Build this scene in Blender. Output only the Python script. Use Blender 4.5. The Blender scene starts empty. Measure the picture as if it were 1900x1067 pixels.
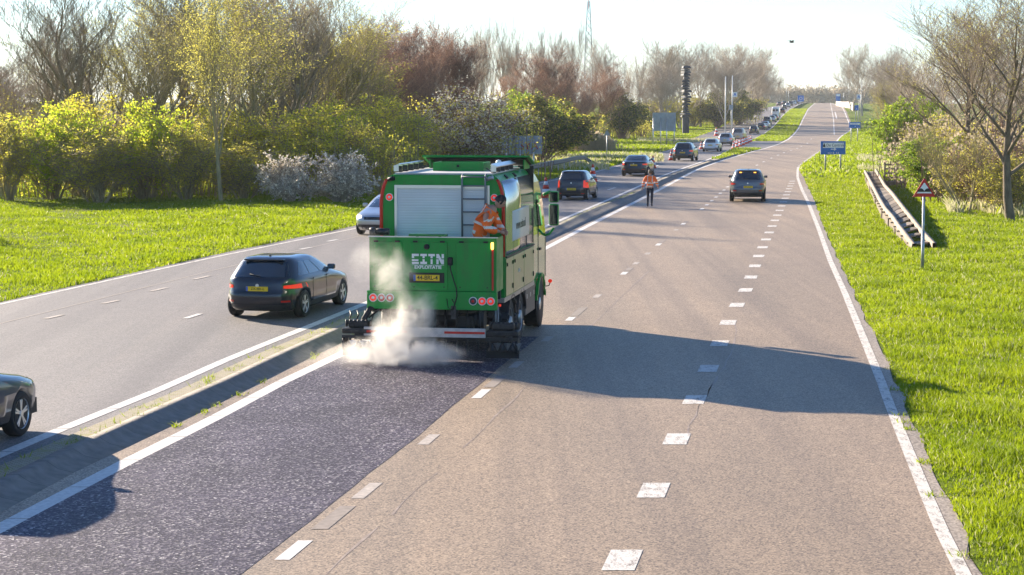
import bpy, bmesh, math, random
import numpy as np
from mathutils import Vector, Matrix
R = math.radians
C = bpy.context.scene.collection
scene = bpy.context.scene
# ------------------------------------------------------------------ camera
F, CX, CY, HOR, CAMH = 3720.0, 950.0, 533.5, 190.0, 5.04
PITCH = math.atan((CY - HOR) / F)
cam_d = bpy.data.cameras.new('camera'); cam = bpy.data.objects.new('camera', cam_d); C.objects.link(cam)
cam.location = (0, 0, CAMH); cam.rotation_euler = (math.pi/2 - PITCH, 0, 0)
cam_d.lens = F/1900*36; cam_d.sensor_width = 36; cam_d.clip_start = .5; cam_d.clip_end = 9000
scene.camera = cam
# ------------------------------------------------------------------ sky and sun
SUN_EL, SUN_AZ = 18.8, -41.0          # azimuth from +Y towards +X
w = bpy.data.worlds.new("World"); scene.world = w; w.use_nodes = True
nt = w.node_tree; bg = nt.nodes['Background']
sky = nt.nodes.new('ShaderNodeTexSky'); sky.sky_type = 'NISHITA'; sky.sun_disc = False
sky.sun_elevation = R(SUN_EL); sky.sun_rotation = R(SUN_AZ); sky.altitude = 0
sky.air_density = 1.0; sky.dust_density = 0.15; sky.ozone_density = 3.0
skt = nt.nodes.new('ShaderNodeMix'); skt.data_type = 'RGBA'; skt.blend_type = 'MULTIPLY'; skt.inputs[0].default_value = 1
nt.links.new(sky.outputs[0], skt.inputs[6]); skt.inputs[7].default_value = (.80, .95, 1.18, 1)
nt.links.new(skt.outputs[2], bg.inputs[0]); bg.inputs[1].default_value = 0.058
sl = bpy.data.lights.new('sun', 'SUN'); sl.energy = 5.0; sl.angle = R(0.55); sl.color = (1, .86, .68)
so = bpy.data.objects.new('sun', sl); C.objects.link(so)
sd = Vector((math.sin(R(SUN_AZ))*math.cos(R(SUN_EL)), math.cos(R(SUN_AZ))*math.cos(R(SUN_EL)), math.sin(R(SUN_EL))))
so.rotation_euler = sd.to_track_quat('Z', 'Y').to_euler(); so.location = (-20, 60, 40)
vs = scene.view_settings; vs.view_transform = 'Standard'; vs.look = 'None'; vs.exposure = 1.63; vs.gamma = 1; vs.use_curve_mapping = False
scene.render.film_transparent = False
scene.cycles.volume_bounces = 4
# ------------------------------------------------------------------ projection helpers (photo pixel -> place in the world)
def ray(px, py):
    a = (px-CX)/F; b = (CY-py)/F
    cp, sp = math.cos(PITCH), math.sin(PITCH)
    y = cp + b*sp
    return a/y, (-sp + b*cp)/y
def W(px, py, D):
    a, t = ray(px, py); return Vector((a*D, D, CAMH + t*D))
def lerp(xs, ys, x): return float(np.interp(x, xs, ys))
PD = [0, 110, 160, 220, 265, 300, 365, 410, 445, 500, 560, 620, 690, 780, 860, 950, 1100, 1400, 6000]
PZ = [0, 0, -.10, -.42, -.60, -.70, -.80, -.60, -.05, 1.2, 2.1, 2.75, 3.45, 4.75, 4.7, 3.0, 1.0, 0, 0]
def _smooth(xs, ys):
    g = np.arange(0, 6001, 5.0); v = np.interp(g, xs, ys)
    k = np.hanning(13); k /= k.sum()
    vv = np.convolve(np.pad(v, 6, mode='edge'), k, mode='valid')
    return g, vv
_pg, _pv = _smooth(PD, PZ)
def prof(Y): return float(np.interp(Y, _pg, _pv))
def ldz(Y): return float(np.interp(Y, [0, 140, 205, 7000], [.12, .12, 0, 0]))
def G(px, py, up=0.0, left=False):
    """point on the road plane seen at this photo pixel"""
    a, t = ray(px, py); Y = 12.0
    while Y < 1500:
        zt = prof(Y) + up + (ldz(Y) if left else 0)
        if CAMH + t*Y <= zt:
            lo, hi = Y-1.0, Y
            for _ in range(20):
                m = (lo+hi)/2
                if CAMH+t*m <= prof(m)+up+(ldz(m) if left else 0): hi = m
                else: lo = m
            Y = hi; break
        Y += 1.0
    else: Y = 820
    return Vector((a*Y, Y, prof(Y)+up+(ldz(Y) if left else 0)))
def line(pts, left=False, up=0.0):
    q = sorted([(g.y, g.x) for g in (G(x, y, up, left) for x, y in pts)])
    ys = [a for a, b in q]; xs = [b for a, b in q]
    s0 = (xs[1]-xs[0])/(ys[1]-ys[0]); s1 = (xs[-1]-xs[-3])/(ys[-1]-ys[-3])
    ys = [ys[0]-40] + ys + [2000]; xs = [xs[0]-40*s0] + xs + [xs[-1]+(2000-ys[-2])*s1]
    ya, xa = np.array(ys), np.array(xs)
    def f(Y): return float(np.interp(Y, ya, xa))
    return f
# ------------------------------------------------------------------ object helpers
def link(o, parent=None):
    C.objects.link(o)
    if parent is not None: o.parent = parent
    return o
def tag(o, label=None, cat=None, group=None, kind=None):
    if label: o['label'] = label
    if cat: o['category'] = cat
    if group: o['group'] = group
    if kind: o['kind'] = kind
    return o
def empty(name, loc=(0,0,0), rz=0, label=None, cat=None, group=None):
    o = bpy.data.objects.new(name, None); C.objects.link(o); o.location = loc; o.rotation_euler = (0,0,rz)
    o.empty_display_size = .3
    return tag(o, label, cat, group)
def mesh_np(name, V, faces, mats=(), smooth=False, mi=None, uv=None):
    """V (n,3), faces (m,k) arrays"""
    me = bpy.data.meshes.new(name)
    V = np.asarray(V, dtype=np.float32); Fa = np.asarray(faces, dtype=np.int32)
    me.vertices.add(len(V)); me.vertices.foreach_set('co', V.ravel())
    k = Fa.shape[1]; me.loops.add(Fa.size); me.loops.foreach_set('vertex_index', Fa.ravel())
    me.polygons.add(len(Fa)); me.polygons.foreach_set('loop_start', np.arange(0, Fa.size, k, dtype=np.int32))
    if smooth: me.polygons.foreach_set('use_smooth', np.ones(len(Fa), dtype=bool))
    for m in mats: me.materials.append(m)
    if mi is not None: me.polygons.foreach_set('material_index', np.asarray(mi, dtype=np.int32))
    me.update(calc_edges=True); me.validate()
    return me
def obj_np(name, V, faces, mat, parent=None, smooth=False):
    return link(bpy.data.objects.new(name, mesh_np(name, V, faces, [mat] if mat else [], smooth)), parent)
class MB:
    """collects simple shapes into one bmesh"""
    def __init__(s): s.bm = bmesh.new()
    def quad(s, *p, uv=None):
        vs_ = [s.bm.verts.new(q) for q in p]; return s.bm.faces.new(vs_)
    def box(s, c, d, rot=None, bevel=0, taper=None):
        t = bmesh.new(); bmesh.ops.create_cube(t, size=1)
        for v in t.verts:
            v.co = Vector((v.co.x*d[0], v.co.y*d[1], v.co.z*d[2]))
            if taper and v.co.z > 0: v.co.x *= taper[0]; v.co.y *= taper[1]
        if bevel: bmesh.ops.bevel(t, geom=list(t.edges), offset=bevel, segments=2, affect='EDGES', profile=.5)
        M = Matrix.Translation(c) @ (rot.to_4x4() if rot is not None else Matrix())
        s._add(t, M); return s
    def _add(s, t, M=None):
        mp = {}
        for v in t.verts: mp[v] = s.bm.verts.new(M @ v.co if M is not None else v.co)
        for f in t.faces:
            try:
                nf = s.bm.faces.new([mp[v] for v in f.verts]); nf.smooth = f.smooth
            except ValueError: pass
        t.free()
    def tube(s, pts, r, n=8, cap=True):
        pts = [Vector(p) for p in pts]
        rs = r if isinstance(r, (list, tuple)) else [r]*len(pts)
        rings = []; up = None
        for i, p in enumerate(pts):
            a = pts[max(i-1, 0)]; b = pts[min(i+1, len(pts)-1)]
            d = (b-a).normalized()
            if up is None:
                up = Vector((0,0,1)) if abs(d.z) < .9 else Vector((1,0,0))
            x = d.cross(up).normalized(); y = x.cross(d).normalized(); up = y
            rings.append([s.bm.verts.new(p + (x*math.cos(2*math.pi*k/n)+y*math.sin(2*math.pi*k/n))*rs[i]) for k in range(n)])
        for A, B in zip(rings, rings[1:]):
            for k in range(n):
                f = s.bm.faces.new((A[k], A[(k+1)%n], B[(k+1)%n], B[k])); f.smooth = n > 5
        if cap: s.bm.faces.new(rings[0][::-1]); s.bm.faces.new(rings[-1])
        return s
    def cyl(s, c, axis, r, h, n=20, r2=None):
        ax = Vector(axis).normalized(); c = Vector(c)
        return s.tube([c-ax*h/2, c+ax*h/2], [r, r if r2 is None else r2], n)
    def lathe(s, prof_, c, axis='z', n=24, closed=True):
        """prof_: list of (r, h); spun about an axis through c"""
        rings = []
        for r, h in prof_:
            ring = []
            for k in range(n):
                a = 2*math.pi*k/n; u, v = r*math.cos(a), r*math.sin(a)
                q = {'z': (u, v, h), 'x': (h, u, v), 'y': (u, h, -v)}[axis]
                ring.append(s.bm.verts.new(Vector(q)+Vector(c)))
            rings.append(ring)
        for A, B in zip(rings, rings[1:]):
            for k in range(n):
                f = s.bm.faces.new((A[k], A[(k+1)%n], B[(k+1)%n], B[k])); f.smooth = True
        if closed:
            s.bm.faces.new(rings[0][::-1]); s.bm.faces.new(rings[-1])
        return s
    def prism(s, outline, y0, y1, M=None):
        """outline in (x,z) extruded along y"""
        t = bmesh.new()
        A = [t.verts.new((x, y0, z)) for x, z in outline]; B = [t.verts.new((x, y1, z)) for x, z in outline]
        n = len(A)
        for k in range(n): t.faces.new((A[k], A[(k+1)%n], B[(k+1)%n], B[k]))
        t.faces.new(A[::-1]); t.faces.new(B)
        s._add(t, M or Matrix()); return s
    def build(s, name, mat, parent=None, smooth=False, loc=None):
        bmesh.ops.recalc_face_normals(s.bm, faces=s.bm.faces)
        me = bpy.data.meshes.new(name); s.bm.to_mesh(me); s.bm.free()
        if mat: me.materials.append(mat)
        if smooth: me.polygons.foreach_set('use_smooth', [True]*len(me.polygons))
        o = bpy.data.objects.new(name, me)
        if loc is not None: o.location = loc
        return link(o, parent)
def copy_tree(o, parent=None):
    kids = [k for k in C.objects if k.parent == o]
    c = o.copy(); C.objects.link(c)
    c.parent = parent
    for k in kids: copy_tree(k, c)
    return c
# ------------------------------------------------------------------ materials
MATS = {}
def mat(name, col, rough=.5, metal=0, coat=0, spec=.5, emit=None, es=0, noise=0, nscale=8, bump=0, bscale=60, alpha=1, trans=0):
    if name in MATS: return MATS[name]
    m = bpy.data.materials.new(name); m.use_nodes = True; t = m.node_tree; b = t.nodes['Principled BSDF']
    b.inputs['Base Color'].default_value = (*col, 1); b.inputs['Roughness'].default_value = rough
    b.inputs['Metallic'].default_value = metal; b.inputs['Coat Weight'].default_value = coat
    b.inputs['Coat Roughness'].default_value = .04
    b.inputs['Specular IOR Level'].default_value = spec
    if emit: b.inputs['Emission Color'].default_value = (*emit, 1); b.inputs['Emission Strength'].default_value = es
    if noise or bump:
        tc = t.nodes.new('ShaderNodeTexCoord')
        n = t.nodes.new('ShaderNodeTexNoise'); n.inputs['Scale'].default_value = nscale; n.inputs['Detail'].default_value = 6
        t.links.new(tc.outputs['Object'], n.inputs['Vector'])
        if noise:
            mr = t.nodes.new('ShaderNodeMapRange'); mr.inputs[1].default_value = .3; mr.inputs[2].default_value = .7
            mr.inputs[3].default_value = 1-noise; mr.inputs[4].default_value = 1+noise
            mx = t.nodes.new('ShaderNodeMix'); mx.data_type = 'RGBA'; mx.blend_type = 'MULTIPLY'; mx.inputs[0].default_value = 1
            mx.inputs[6].default_value = (*col, 1)
            t.links.new(n.outputs[0], mr.inputs[0]); t.links.new(mr.outputs[0], mx.inputs[7]); t.links.new(mx.outputs[2], b.inputs['Base Color'])
        if bump:
            n2 = t.nodes.new('ShaderNodeTexNoise'); n2.inputs['Scale'].default_value = bscale; n2.inputs['Detail'].default_value = 3
            t.links.new(tc.outputs['Object'], n2.inputs['Vector'])
            bp = t.nodes.new('ShaderNodeBump'); bp.inputs['Strength'].default_value = bump; bp.inputs['Distance'].default_value = .02
            t.links.new(n2.outputs[0], bp.inputs['Height']); t.links.new(bp.outputs[0], b.inputs['Normal'])
    MATS[name] = m; return m
def nodes_of(name):
    m = bpy.data.materials.new(name); m.use_nodes = True; t = m.node_tree
    return m, t, t.nodes['Principled BSDF']
def N(t, typ, **kw):
    n = t.nodes.new(typ)
    for k, v in kw.items():
        if k.startswith('i') and k[1:].isdigit(): n.inputs[int(k[1:])].default_value = v
        else: setattr(n, k, v)
    return n
def ramp(t, src, stops):
    r = t.nodes.new('ShaderNodeValToRGB'); e = r.color_ramp.elements
    while len(e) < len(stops): e.new(.5)
    for el, (p, c) in zip(e, stops): el.position = p; el.color = (*c, 1) if len(c) == 3 else c
    t.links.new(src, r.inputs[0]); return r.outputs[0]
def mixc(t, fac, a, b, mode='MIX'):
    m = t.nodes.new('ShaderNodeMix'); m.data_type = 'RGBA'; m.blend_type = mode
    for i, s in ((0, fac), (6, a), (7, b)):
        if hasattr(s, 'is_linked'): t.links.new(s, m.inputs[i])
        elif i == 0: m.inputs[0].default_value = s
        else: m.inputs[i].default_value = (*s, 1)
    return m.outputs[2]
def noise(t, scale, detail=4, rough=.55, stretch=None, coord='Object', rot=0):
    tc = t.nodes.new('ShaderNodeTexCoord'); src = tc.outputs[coord]
    if stretch:
        mp = t.nodes.new('ShaderNodeMapping'); mp.inputs['Scale'].default_value = stretch; mp.vector_type = 'POINT'; mp.inputs['Rotation'].default_value = (0, 0, rot); t.links.new(src, mp.inputs[0]); src = mp.outputs[0]
    n = t.nodes.new('ShaderNodeTexNoise'); n.inputs['Scale'].default_value = scale; n.inputs['Detail'].default_value = detail; n.inputs['Roughness'].default_value = rough
    t.links.new(src, n.inputs['Vector']); return n.outputs[0]
# ------------------------------------------------------------------ ground materials
def asphalt(name, dark, lite, grain=55, sparkle=0, rough=.6, tint=None, streak=.25, seams=True):
    m, t, b = nodes_of(name)
    tc = N(t, 'ShaderNodeTexCoord')
    vo = N(t, 'ShaderNodeTexVoronoi'); vo.inputs['Scale'].default_value = grain; t.links.new(tc.outputs['Object'], vo.inputs['Vector'])
    stones = ramp(t, vo.outputs['Color'], [(0, dark), (.45, tuple((a+c)/2 for a, c in zip(dark, lite))), (1, lite)])
    edge = ramp(t, vo.outputs['Distance'], [(0, (1,1,1)), (.75, (.72,.72,.72)), (1, (.35,.35,.35))])
    c = mixc(t, .8, stones, edge, 'MULTIPLY')
    big = noise(t, .35, 5, .6, (1, .18, 1)); c = mixc(t, 1.0, c, ramp(t, big, [(.3, (1-streak,)*3), (.7, (1.06, 1.04, 1.02))]), 'MULTIPLY')
    blot = noise(t, 1.7, 4, .6); c = mixc(t, .5, c, ramp(t, blot, [(.3, (.86,.86,.88)), (.7, (1.05,1.04,1.02))]), 'MULTIPLY')
    wp = noise(t, 1.0, 3, .5, (1.15, .012, 1), rot=R(9)); c = mixc(t, 1.0, c, ramp(t, wp, [(.32, (.80,.80,.82)), (.5, (1,1,1)), (.68, (1.07,1.05,1.03))]), 'MULTIPLY')
    t.links.new(c, b.inputs['Base Color']); b.inputs['Roughness'].default_value = rough
    bp = N(t, 'ShaderNodeBump'); bp.inputs['Strength'].default_value = .12; bp.inputs['Distance'].default_value = .006
    t.links.new(vo.outputs['Distance'], bp.inputs['Height']); t.links.new(bp.outputs[0], b.inputs['Normal'])
    b.inputs['Specular IOR Level'].default_value = .45
    return m
M_ROAD = asphalt('asphalt_tan', (.085,.060,.040), (.66,.50,.345), 46)
M_ROADL = asphalt('asphalt_grey', (.07,.066,.069), (.36,.33,.32), 50, rough=.7, streak=.2)
M_SHOULDER = asphalt('shoulder_grit', (.18,.14,.11), (.66,.56,.44), 34)
# wet, freshly sprayed surface
def wet():
    m, t, b = nodes_of('wet_asphalt')
    tc = N(t, 'ShaderNodeTexCoord')
    vo = N(t, 'ShaderNodeTexVoronoi'); vo.inputs['Scale'].default_value = 36; t.links.new(tc.outputs['Object'], vo.inputs['Vector'])
    c = ramp(t, vo.outputs['Color'], [(0, (.010,.008,.014)), (.5, (.050,.040,.066)), (.66, (.10,.085,.115)), (.84, (.26,.235,.245)), (1, (.8,.76,.72))])  # chip tones; the palest stops paint the sparkle of sun glints into the colour
    n = noise(t, .9, 4, .6, (1, .5, 1))
    c = mixc(t, 1, c, ramp(t, n, [(.3, (.7,)*3), (.7, (1.25,)*3)]), 'MULTIPLY')
    t.links.new(c, b.inputs['Base Color'])
    b.inputs['Roughness'].default_value = .6
    bp = N(t, 'ShaderNodeBump'); bp.inputs['Strength'].default_value = .35; bp.inputs['Distance'].default_value = .012
    t.links.new(vo.outputs['Distance'], bp.inputs['Height']); t.links.new(bp.outputs[0], b.inputs['Normal'])
    b.inputs['Specular IOR Level'].default_value = .15
    return m
M_WET = wet()
def paint(name, col, wear=.35, scale=14):
    m, t, b = nodes_of(name)
    n = noise(t, scale, 6, .7, (1, .35, 1)); n2 = noise(t, 60, 3)
    f = N(t, 'ShaderNodeMath', operation='ADD'); t.links.new(n, f.inputs[0]); t.links.new(n2, f.inputs[1])
    c = ramp(t, f.outputs[0], [(0, (.17,.14,.12)), (wear+.25, (.2,.165,.14)), (wear+.32, tuple(x*.8 for x in col)), (1, col)])
    t.links.new(c, b.inputs['Base Color']); b.inputs['Roughness'].default_value = .7
    return m
M_PAINT = paint('road_paint_white', (.66,.62,.57), .60, 10)
M_PAINTW = paint('road_paint_worn', (.68,.63,.56), .60, 8)
M_PAINTN = mat('road_paint_fresh', (.66,.63,.59), .65, noise=.16, nscale=14)
M_FADED = mat('road_paint_faded', (.40,.35,.31), .8, noise=.25, nscale=12)
M_ERASED = mat('removed_mark', (.24,.20,.175), .85, noise=.2, nscale=10)
M_CRACK = mat('crack_sealant', (.30,.23,.18), .6, noise=.3, nscale=4)
def grass_ground():
    m, t, b = nodes_of('grass_ground')
    n1 = noise(t, .12, 6, .6); n2 = noise(t, 1.5, 6, .7); n3 = noise(t, 14, 4, .7)
    c1 = ramp(t, n2, [(.25, (.075,.125,.012)), (.5, (.15,.21,.016)), (.75, (.25,.31,.03))])
    c2 = ramp(t, n3, [(.3, (.45,.5,.35)), (.7, (1.15,1.15,1.0))])
    c = mixc(t, 1.0, c1, c2, 'MULTIPLY')
    straw = ramp(t, n1, [(.56, (0,0,0)), (.70, (1,1,1))])
    c = mixc(t, straw, c, (.30,.25,.12))
    t.links.new(c, b.inputs['Base Color']); b.inputs['Roughness'].default_value = .9; b.inputs['Specular IOR Level'].default_value = .1
    bp = N(t, 'ShaderNodeBump'); bp.inputs['Strength'].default_value = 1; bp.inputs['Distance'].default_value = .12
    t.links.new(n3, bp.inputs['Height']); t.links.new(bp.outputs[0], b.inputs['Normal'])
    return m
M_GRASSG = grass_ground()
M_KERB = mat('kerb_concrete', (.22,.195,.17), .85, noise=.22, nscale=5, bump=.5, bscale=25)
def pavers():
    m, t, b = nodes_of('median_paving')
    tc = N(t, 'ShaderNodeTexCoord'); mp = N(t, 'ShaderNodeMapping'); mp.inputs['Rotation'].default_value = (0,0,R(9)); t.links.new(tc.outputs['Object'], mp.inputs[0])
    br = N(t, 'ShaderNodeTexBrick'); t.links.new(mp.outputs[0], br.inputs[0]); br.inputs['Scale'].default_value = 5
    br.inputs['Color1'].default_value = (.44,.37,.28,1); br.inputs['Color2'].default_value = (.34,.285,.215,1); br.inputs['Mortar'].default_value = (.20,.18,.09,1); br.inputs['Mortar Size'].default_value = .04
    moss = ramp(t, noise(t, 3.5, 5, .7), [(.52, (0,0,0)), (.66, (1,1,1))])
    c = mixc(t, moss, br.outputs[0], (.27,.25,.09)); t.links.new(c, b.inputs['Base Color']); b.inputs['Roughness'].default_value = .9
    return m
M_PAVE = pavers()
# ------------------------------------------------------------------ lines traced on the road plane
LP = line([(0,561),(400,472.5),(660,419),(1009,335),(1090,320),(1143,307),(1190,291),(1238,279),(1262,270),(1275,264),(1297,252),(1332,238.5),(1365,221.6),(1396,205),(1418,200),(1445,195.5),(1462,192)], True)
L1 = line([(0,565),(400,477),(660,424),(1009,338),(1090,323),(1143,309.5),(1190,294),(1238,281),(1249,277.3),(1283,268.3),(1307,261.5),(1360,238.5),(1395,220.5),(1415.5,207),(1440,199),(1466,192)], True)
L2 = line([(0,845),(119,795),(295,724),(428,664.6),(570,607.5),(675,565),(1018,418),(1105,381),(1147,363),(1190,344),(1221,329.5),(1307,299),(1339,285.5),(1350,280),(1394,260),(1424.5,243),(1442,227),(1468,201),(1480,195),(1491,191.5)], True)
KT = line([(0,897),(143,828.5),(295,760),(428,702.6),(523,657),(651,600),(1015,429),(1105,385.5),(1179,359),(1225,335),(1305,303),(1375,282.5)], False, .17)
KB = line([(0,952),(143,874),(304,797.6),(409,748),(523,688),(646,631),(1016,448.5),(1180,372),(1225,346),(1300,309.5),(1372,286)])
R1 = line([(0,981),(233,859),(380,786),(523,710),(642,653),(1014,460),(1084,423),(1179,375),(1225,351.6),(1295,314),(1345,296),(1398,281),(1420,275.5),(1443.6,268),(1463,258.4),(1476.4,245.3),(1487,228),(1494.8,212.5),(1500,202),(1505,197.4),(1511,192.5)])
AL = line([(545,1022),(681,911),(795,817),(893,731),(1015,630),(1069,583),(1180,489),(1223,453),(1271,413),(1302.5,388),(1328.6,366),(1350,347),(1404,306.8),(1430,294),(1455,283),(1479,275.5),(1498,266),(1512,250),(1518,228),(1523,210),(1527,193)])
BL = line([(1155,1040),(1214,908),(1257,812),(1290,740),(1316,681),(1337,634),(1352,596),(1368,565),(1386,534),(1408,474.5),(1433,419),(1453.8,375),(1470,337),(1481,310),(1500,285),(1535,262),(1548,250),(1547,225),(1544,207),(1541.4,193)])
R2 = line([(1785,1061),(1747,985),(1711,900),(1670,800),(1650,749.6),(1634,706),(1606,637.5),(1566,540),(1540.7,484.7),(1520,427),(1499,374.5),(1487.5,351),(1480,330),(1480,314),(1483.7,309),(1495.5,298.4),(1511,287),(1525,279),(1553,261.5),(1557,256.5),(1564,250.5),(1580,239.4),(1575,227),(1571,217.7),(1565.7,204.6),(1562,198),(1545,192.5)])
RP = line([(1820,1061),(1793,995),(1751,914),(1701,798),(1679,749.6),(1657,696),(1633,640),(1604,588),(1583,540),(1558.5,490),(1542.7,453),(1527,419),(1516.5,387.6),(1508.6,366.6),(1495.5,340),(1487,318),(1485.5,310),(1499,300),(1514,289.5),(1528,281),(1558,262),(1561,257),(1568,251),(1583,240),(1579,227),(1575,217),(1569,204),(1565,198),(1548,192.5)])
def leftbank(d, Y):           # ground left of the far carriageway climbs to a low bank
    s = min(max((d-4)/26, 0), 1); s = s*s*(3-2*s)
    return s*lerp([0, 255, 330, 380, 430, 500, 600, 7000], [0, 0, 1.6, 2.6, 2.6, 1.6, .3, 0], Y)
def zg(x, Y):
    """ground height anywhere"""
    z = prof(Y)
    lk = KT(Y) if Y < 205 else (L2(Y)+R1(Y))/2
    if x < lk: z += ldz(Y)
    lp = LP(Y)
    if x < lp:
        z += leftbank(lp-x, Y)
        z += .10*math.sin(x*.31+Y*.05)*min((lp-x)/6, 1)
    rp = RP(Y)
    if x > rp:
        d = x-rp; z += .07*math.sin(d*.6+Y*.13)*min(d/4, 1) - .25*min(max((d-5)/12, 0), 1)
    return z
def on(x, Y, dz=0): return Vector((x, Y, zg(x, Y)+dz))
# stations in depth
st = [9.0]
while st[-1] < 1400: st.append(st[-1] + max(1.0, st[-1]*.025))
st = [s for s in st]
far_st = st + [1700, 2200, 3000, 4500, 7000]
# ground sheet: one sheet, lateral columns follow the road lines
rows = []
for Y in far_st:
    lp, kt, kb, rp = LP(Y), KT(Y), KB(Y), RP(Y)
    if Y >= 205: kt = kb = (L2(Y)+R1(Y))/2
    kt = max(kt, lp+3); kb = max(kb, kt+.02)
    ext = max(600, Y*.9)
    cols = [(-ext-lp*0, 0), (lp-200, 0), (lp-90, 0)] + [(lp-v, 0) for v in (50, 35, 25, 18, 13, 9, 6, 4, 2.2, 1, .3)]
    row = [(c, zg(c, Y)) for c, _ in cols]
    zl = prof(Y)+ldz(Y)
    row += [(lp+.3, zl-.02), (kt-.26, zl-.03), (kt-.25, prof(Y)-.05), (kb+.05, prof(Y)-.05), (rp-.3, prof(Y)-.03)]
    row += [(rp+v, zg(rp+v, Y)) for v in (.02, .5, 1.2, 2.5, 4, 6, 9, 13, 18, 25, 35, 50, 90, 200)] + [(rp+ext, zg(rp+200, Y))]
    rows.append(row)
# near apron in front of first station
nc = len(rows[0]); V = []; Fc = []
for Y, row in zip(far_st, rows):
    for x, z in row: V.append((x, Y, z))
for i in range(len(rows)-1):
    for j in range(nc-1):
        a = i*nc+j; Fc.append((a, a+1, a+nc+1, a+nc))
V0 = len(V)
o = obj_np('ground', V, Fc, M_GRASSG, smooth=True); tag(o, 'grass covered ground around the roads', None, None, 'structure')
def strip(name, fa, fb, y0, y1, dz, m, kind='structure', zf=None, label=None, n=3):
    ys = [y0] + [s for s in st if y0+.3 < s < y1-.3] + [y1]
    V = []; Fc = []
    for Y in ys:
        xa, xb = fa(Y), fb(Y)
        for k in range(n+1):
            x = xa+(xb-xa)*k/n; V.append((x, Y, (zf(x, Y) if zf else prof(Y))+dz))
    for i in range(len(ys)-1):
        for k in range(n):
            a = i*(n+1)+k; Fc.append((a, a+1, a+n+2, a+n+1))
    o = obj_np(name, V, Fc, m); o['kind'] = kind
    if label: o['label'] = label
    return o
zl = lambda x, Y: prof(Y)+ldz(Y)
def edge_j(f, s, amp, fr): return lambda Y: f(Y) + amp*(math.sin(Y*fr+s)+.6*math.sin(Y*fr*2.7+s*3)+.5*math.sin(Y*fr*6.1+s))
strip('road', lambda Y: (KB(Y)-.02 if Y < 205 else R1(Y)-.25), edge_j(RP, 1, .035, 1.3), 9.5, 1000, .004, M_ROAD, label='tan asphalt carriageway on the right')
strip('road', edge_j(LP, 2, .03, .9), lambda Y: L2(Y)+(.55 if Y < 205 else .3), 9.5, 1000, .004, M_ROADL, zf=zl, label='grey asphalt carriageway on the left')
# paved crossing between the carriageways
yA, yB = G(1440, 276).y, G(1440, 262).y
strip('paved_crossover', lambda Y: L2(Y)+.3, lambda Y: R1(Y)-.25, yA, yB, .010, asphalt('asphalt_crossing', (.13,.12,.11), (.27,.25,.23), 50), zf=lambda x, Y: prof(Y)+ldz(Y)*max(0, min(1, (R1(Y)-.25-x)/max(R1(Y)-.55-L2(Y), .1))), label='paved crossing through the median')
# median paving and sloping kerb
strip('median_paving', lambda Y: L2(Y)+.42, lambda Y: KT(Y)-.165, 9.5, 205, .042, M_PAVE, zf=zl, label='narrow paved median with weeds in its joints')
def kerb():
    ys = [9.5]+[s for s in st if 10 < s < 204]+[205]
    V, Fc = [], []
    for Y in ys:
        a, b = KT(Y), KB(Y); b = max(b, a+.05); h = ldz(Y)
        for x, z in ((a-.17, h-.03), (a-.17, h+.045), (a, h+.05), (a+(b-a)*.10, .14), (a+(b-a)*.45, .06), (b, .012), (b+.02, -.03)): V.append((x, Y, prof(Y)+z))
    n = 7
    for i in range(len(ys)-1):
        for k in range(n-1):
            q = i*n+k; Fc.append((q, q+1, q+n+1, q+n))
    o = obj_np('kerb', V, Fc, M_KERB); tag(o, 'sloping concrete kerb along the median, in shade', None, None, 'structure')
kerb()
def kerb_joints():
    V, Fc = [], []; Y = 14.0
    while Y < 90:
        a, b = KT(Y), max(KB(Y), KT(Y)+.05); h = ldz(Y); k = len(V)
        for x, z in ((a-.165, h+.0465), (a+.001, h+.0525), (a+(b-a)*.10, .1425), (a+(b-a)*.45, .0625), (b, .0145)): V += [(x, Y, prof(Y)+z), (x, Y+.014, prof(Y)+z)]
        for i in range(4): Fc.append((k+2*i, k+2*i+1, k+2*i+3, k+2*i+2))
        Y += 1.0
    o = obj_np('kerb_joints', V, Fc, mat('joint_dark', (.07,.065,.055), .9)); tag(o, 'dark joints between the kerb blocks', None, None, 'structure')
kerb_joints()
strip('wet_surface', lambda Y: R1(Y)+.11, edge_j(lambda Y: AL(Y)-.24, 0, .012, 1.1), 9.5, 43, .008, M_WET, label='dark wet freshly sprayed lane surface')
# shoulder grit
strip('shoulder', lambda Y: R2(Y)+.095, edge_j(RP, 1, .05, 1.3), 9.5, 120, .008, M_SHOULDER, label='gritty shoulder between edge line and grass')
# ---- painted markings
def mark(name, f, y0, y1, wd, m, zf=None, label=None, dz=.0085): return strip('road_marking', lambda Y: f(Y)-wd/2, lambda Y: f(Y)+wd/2, y0, y1, dz, m, zf=zf, label=label, n=1)
def dashes(name, f, spans, wd, m, zf=None, label=None, dz=.009, ragged=0):
    V, Fc = [], []
    for k, (y0, y1) in enumerate(spans):
        n = max(1, int((y1-y0)/2)); ys = [y0+(y1-y0)*i/n for i in range(n+1)]; b0 = len(V)
        for Y in ys:
            for sgn in (-1, 1): x = f(Y)+sgn*wd/2; V.append((x, Y, (zf(x, Y) if zf else prof(Y))+dz))
        for i in range(n): a = b0+2*i; Fc.append((a, a+1, a+3, a+2))
    o = obj_np('road_marking', V, Fc, m); o['kind'] = 'structure'
    if label: o['label'] = label
    return o
y0 = 12; segs = []
while y0 < 60: segs.append((y0, y0+1.97)); y0 += 2.0
dashes('', lambda Y: R1(Y), segs, .26, M_PAINTN, label='bright white edge line beside the wet lane')
mark('', R1, y0, 985, .24, M_PAINTN, label='white edge line on the left of the tan carriageway')
segs = []; y0 = 12
while y0 < 60: segs.append((y0, y0+1.97)); y0 += 2.0
dashes('', L2, segs, .22, M_PAINTN, zf=zl, label='white edge line beside the median')
mark('', L2, y0, 985, .2, M_PAINTN, zf=zl, label='far white edge line beside the median')
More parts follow.
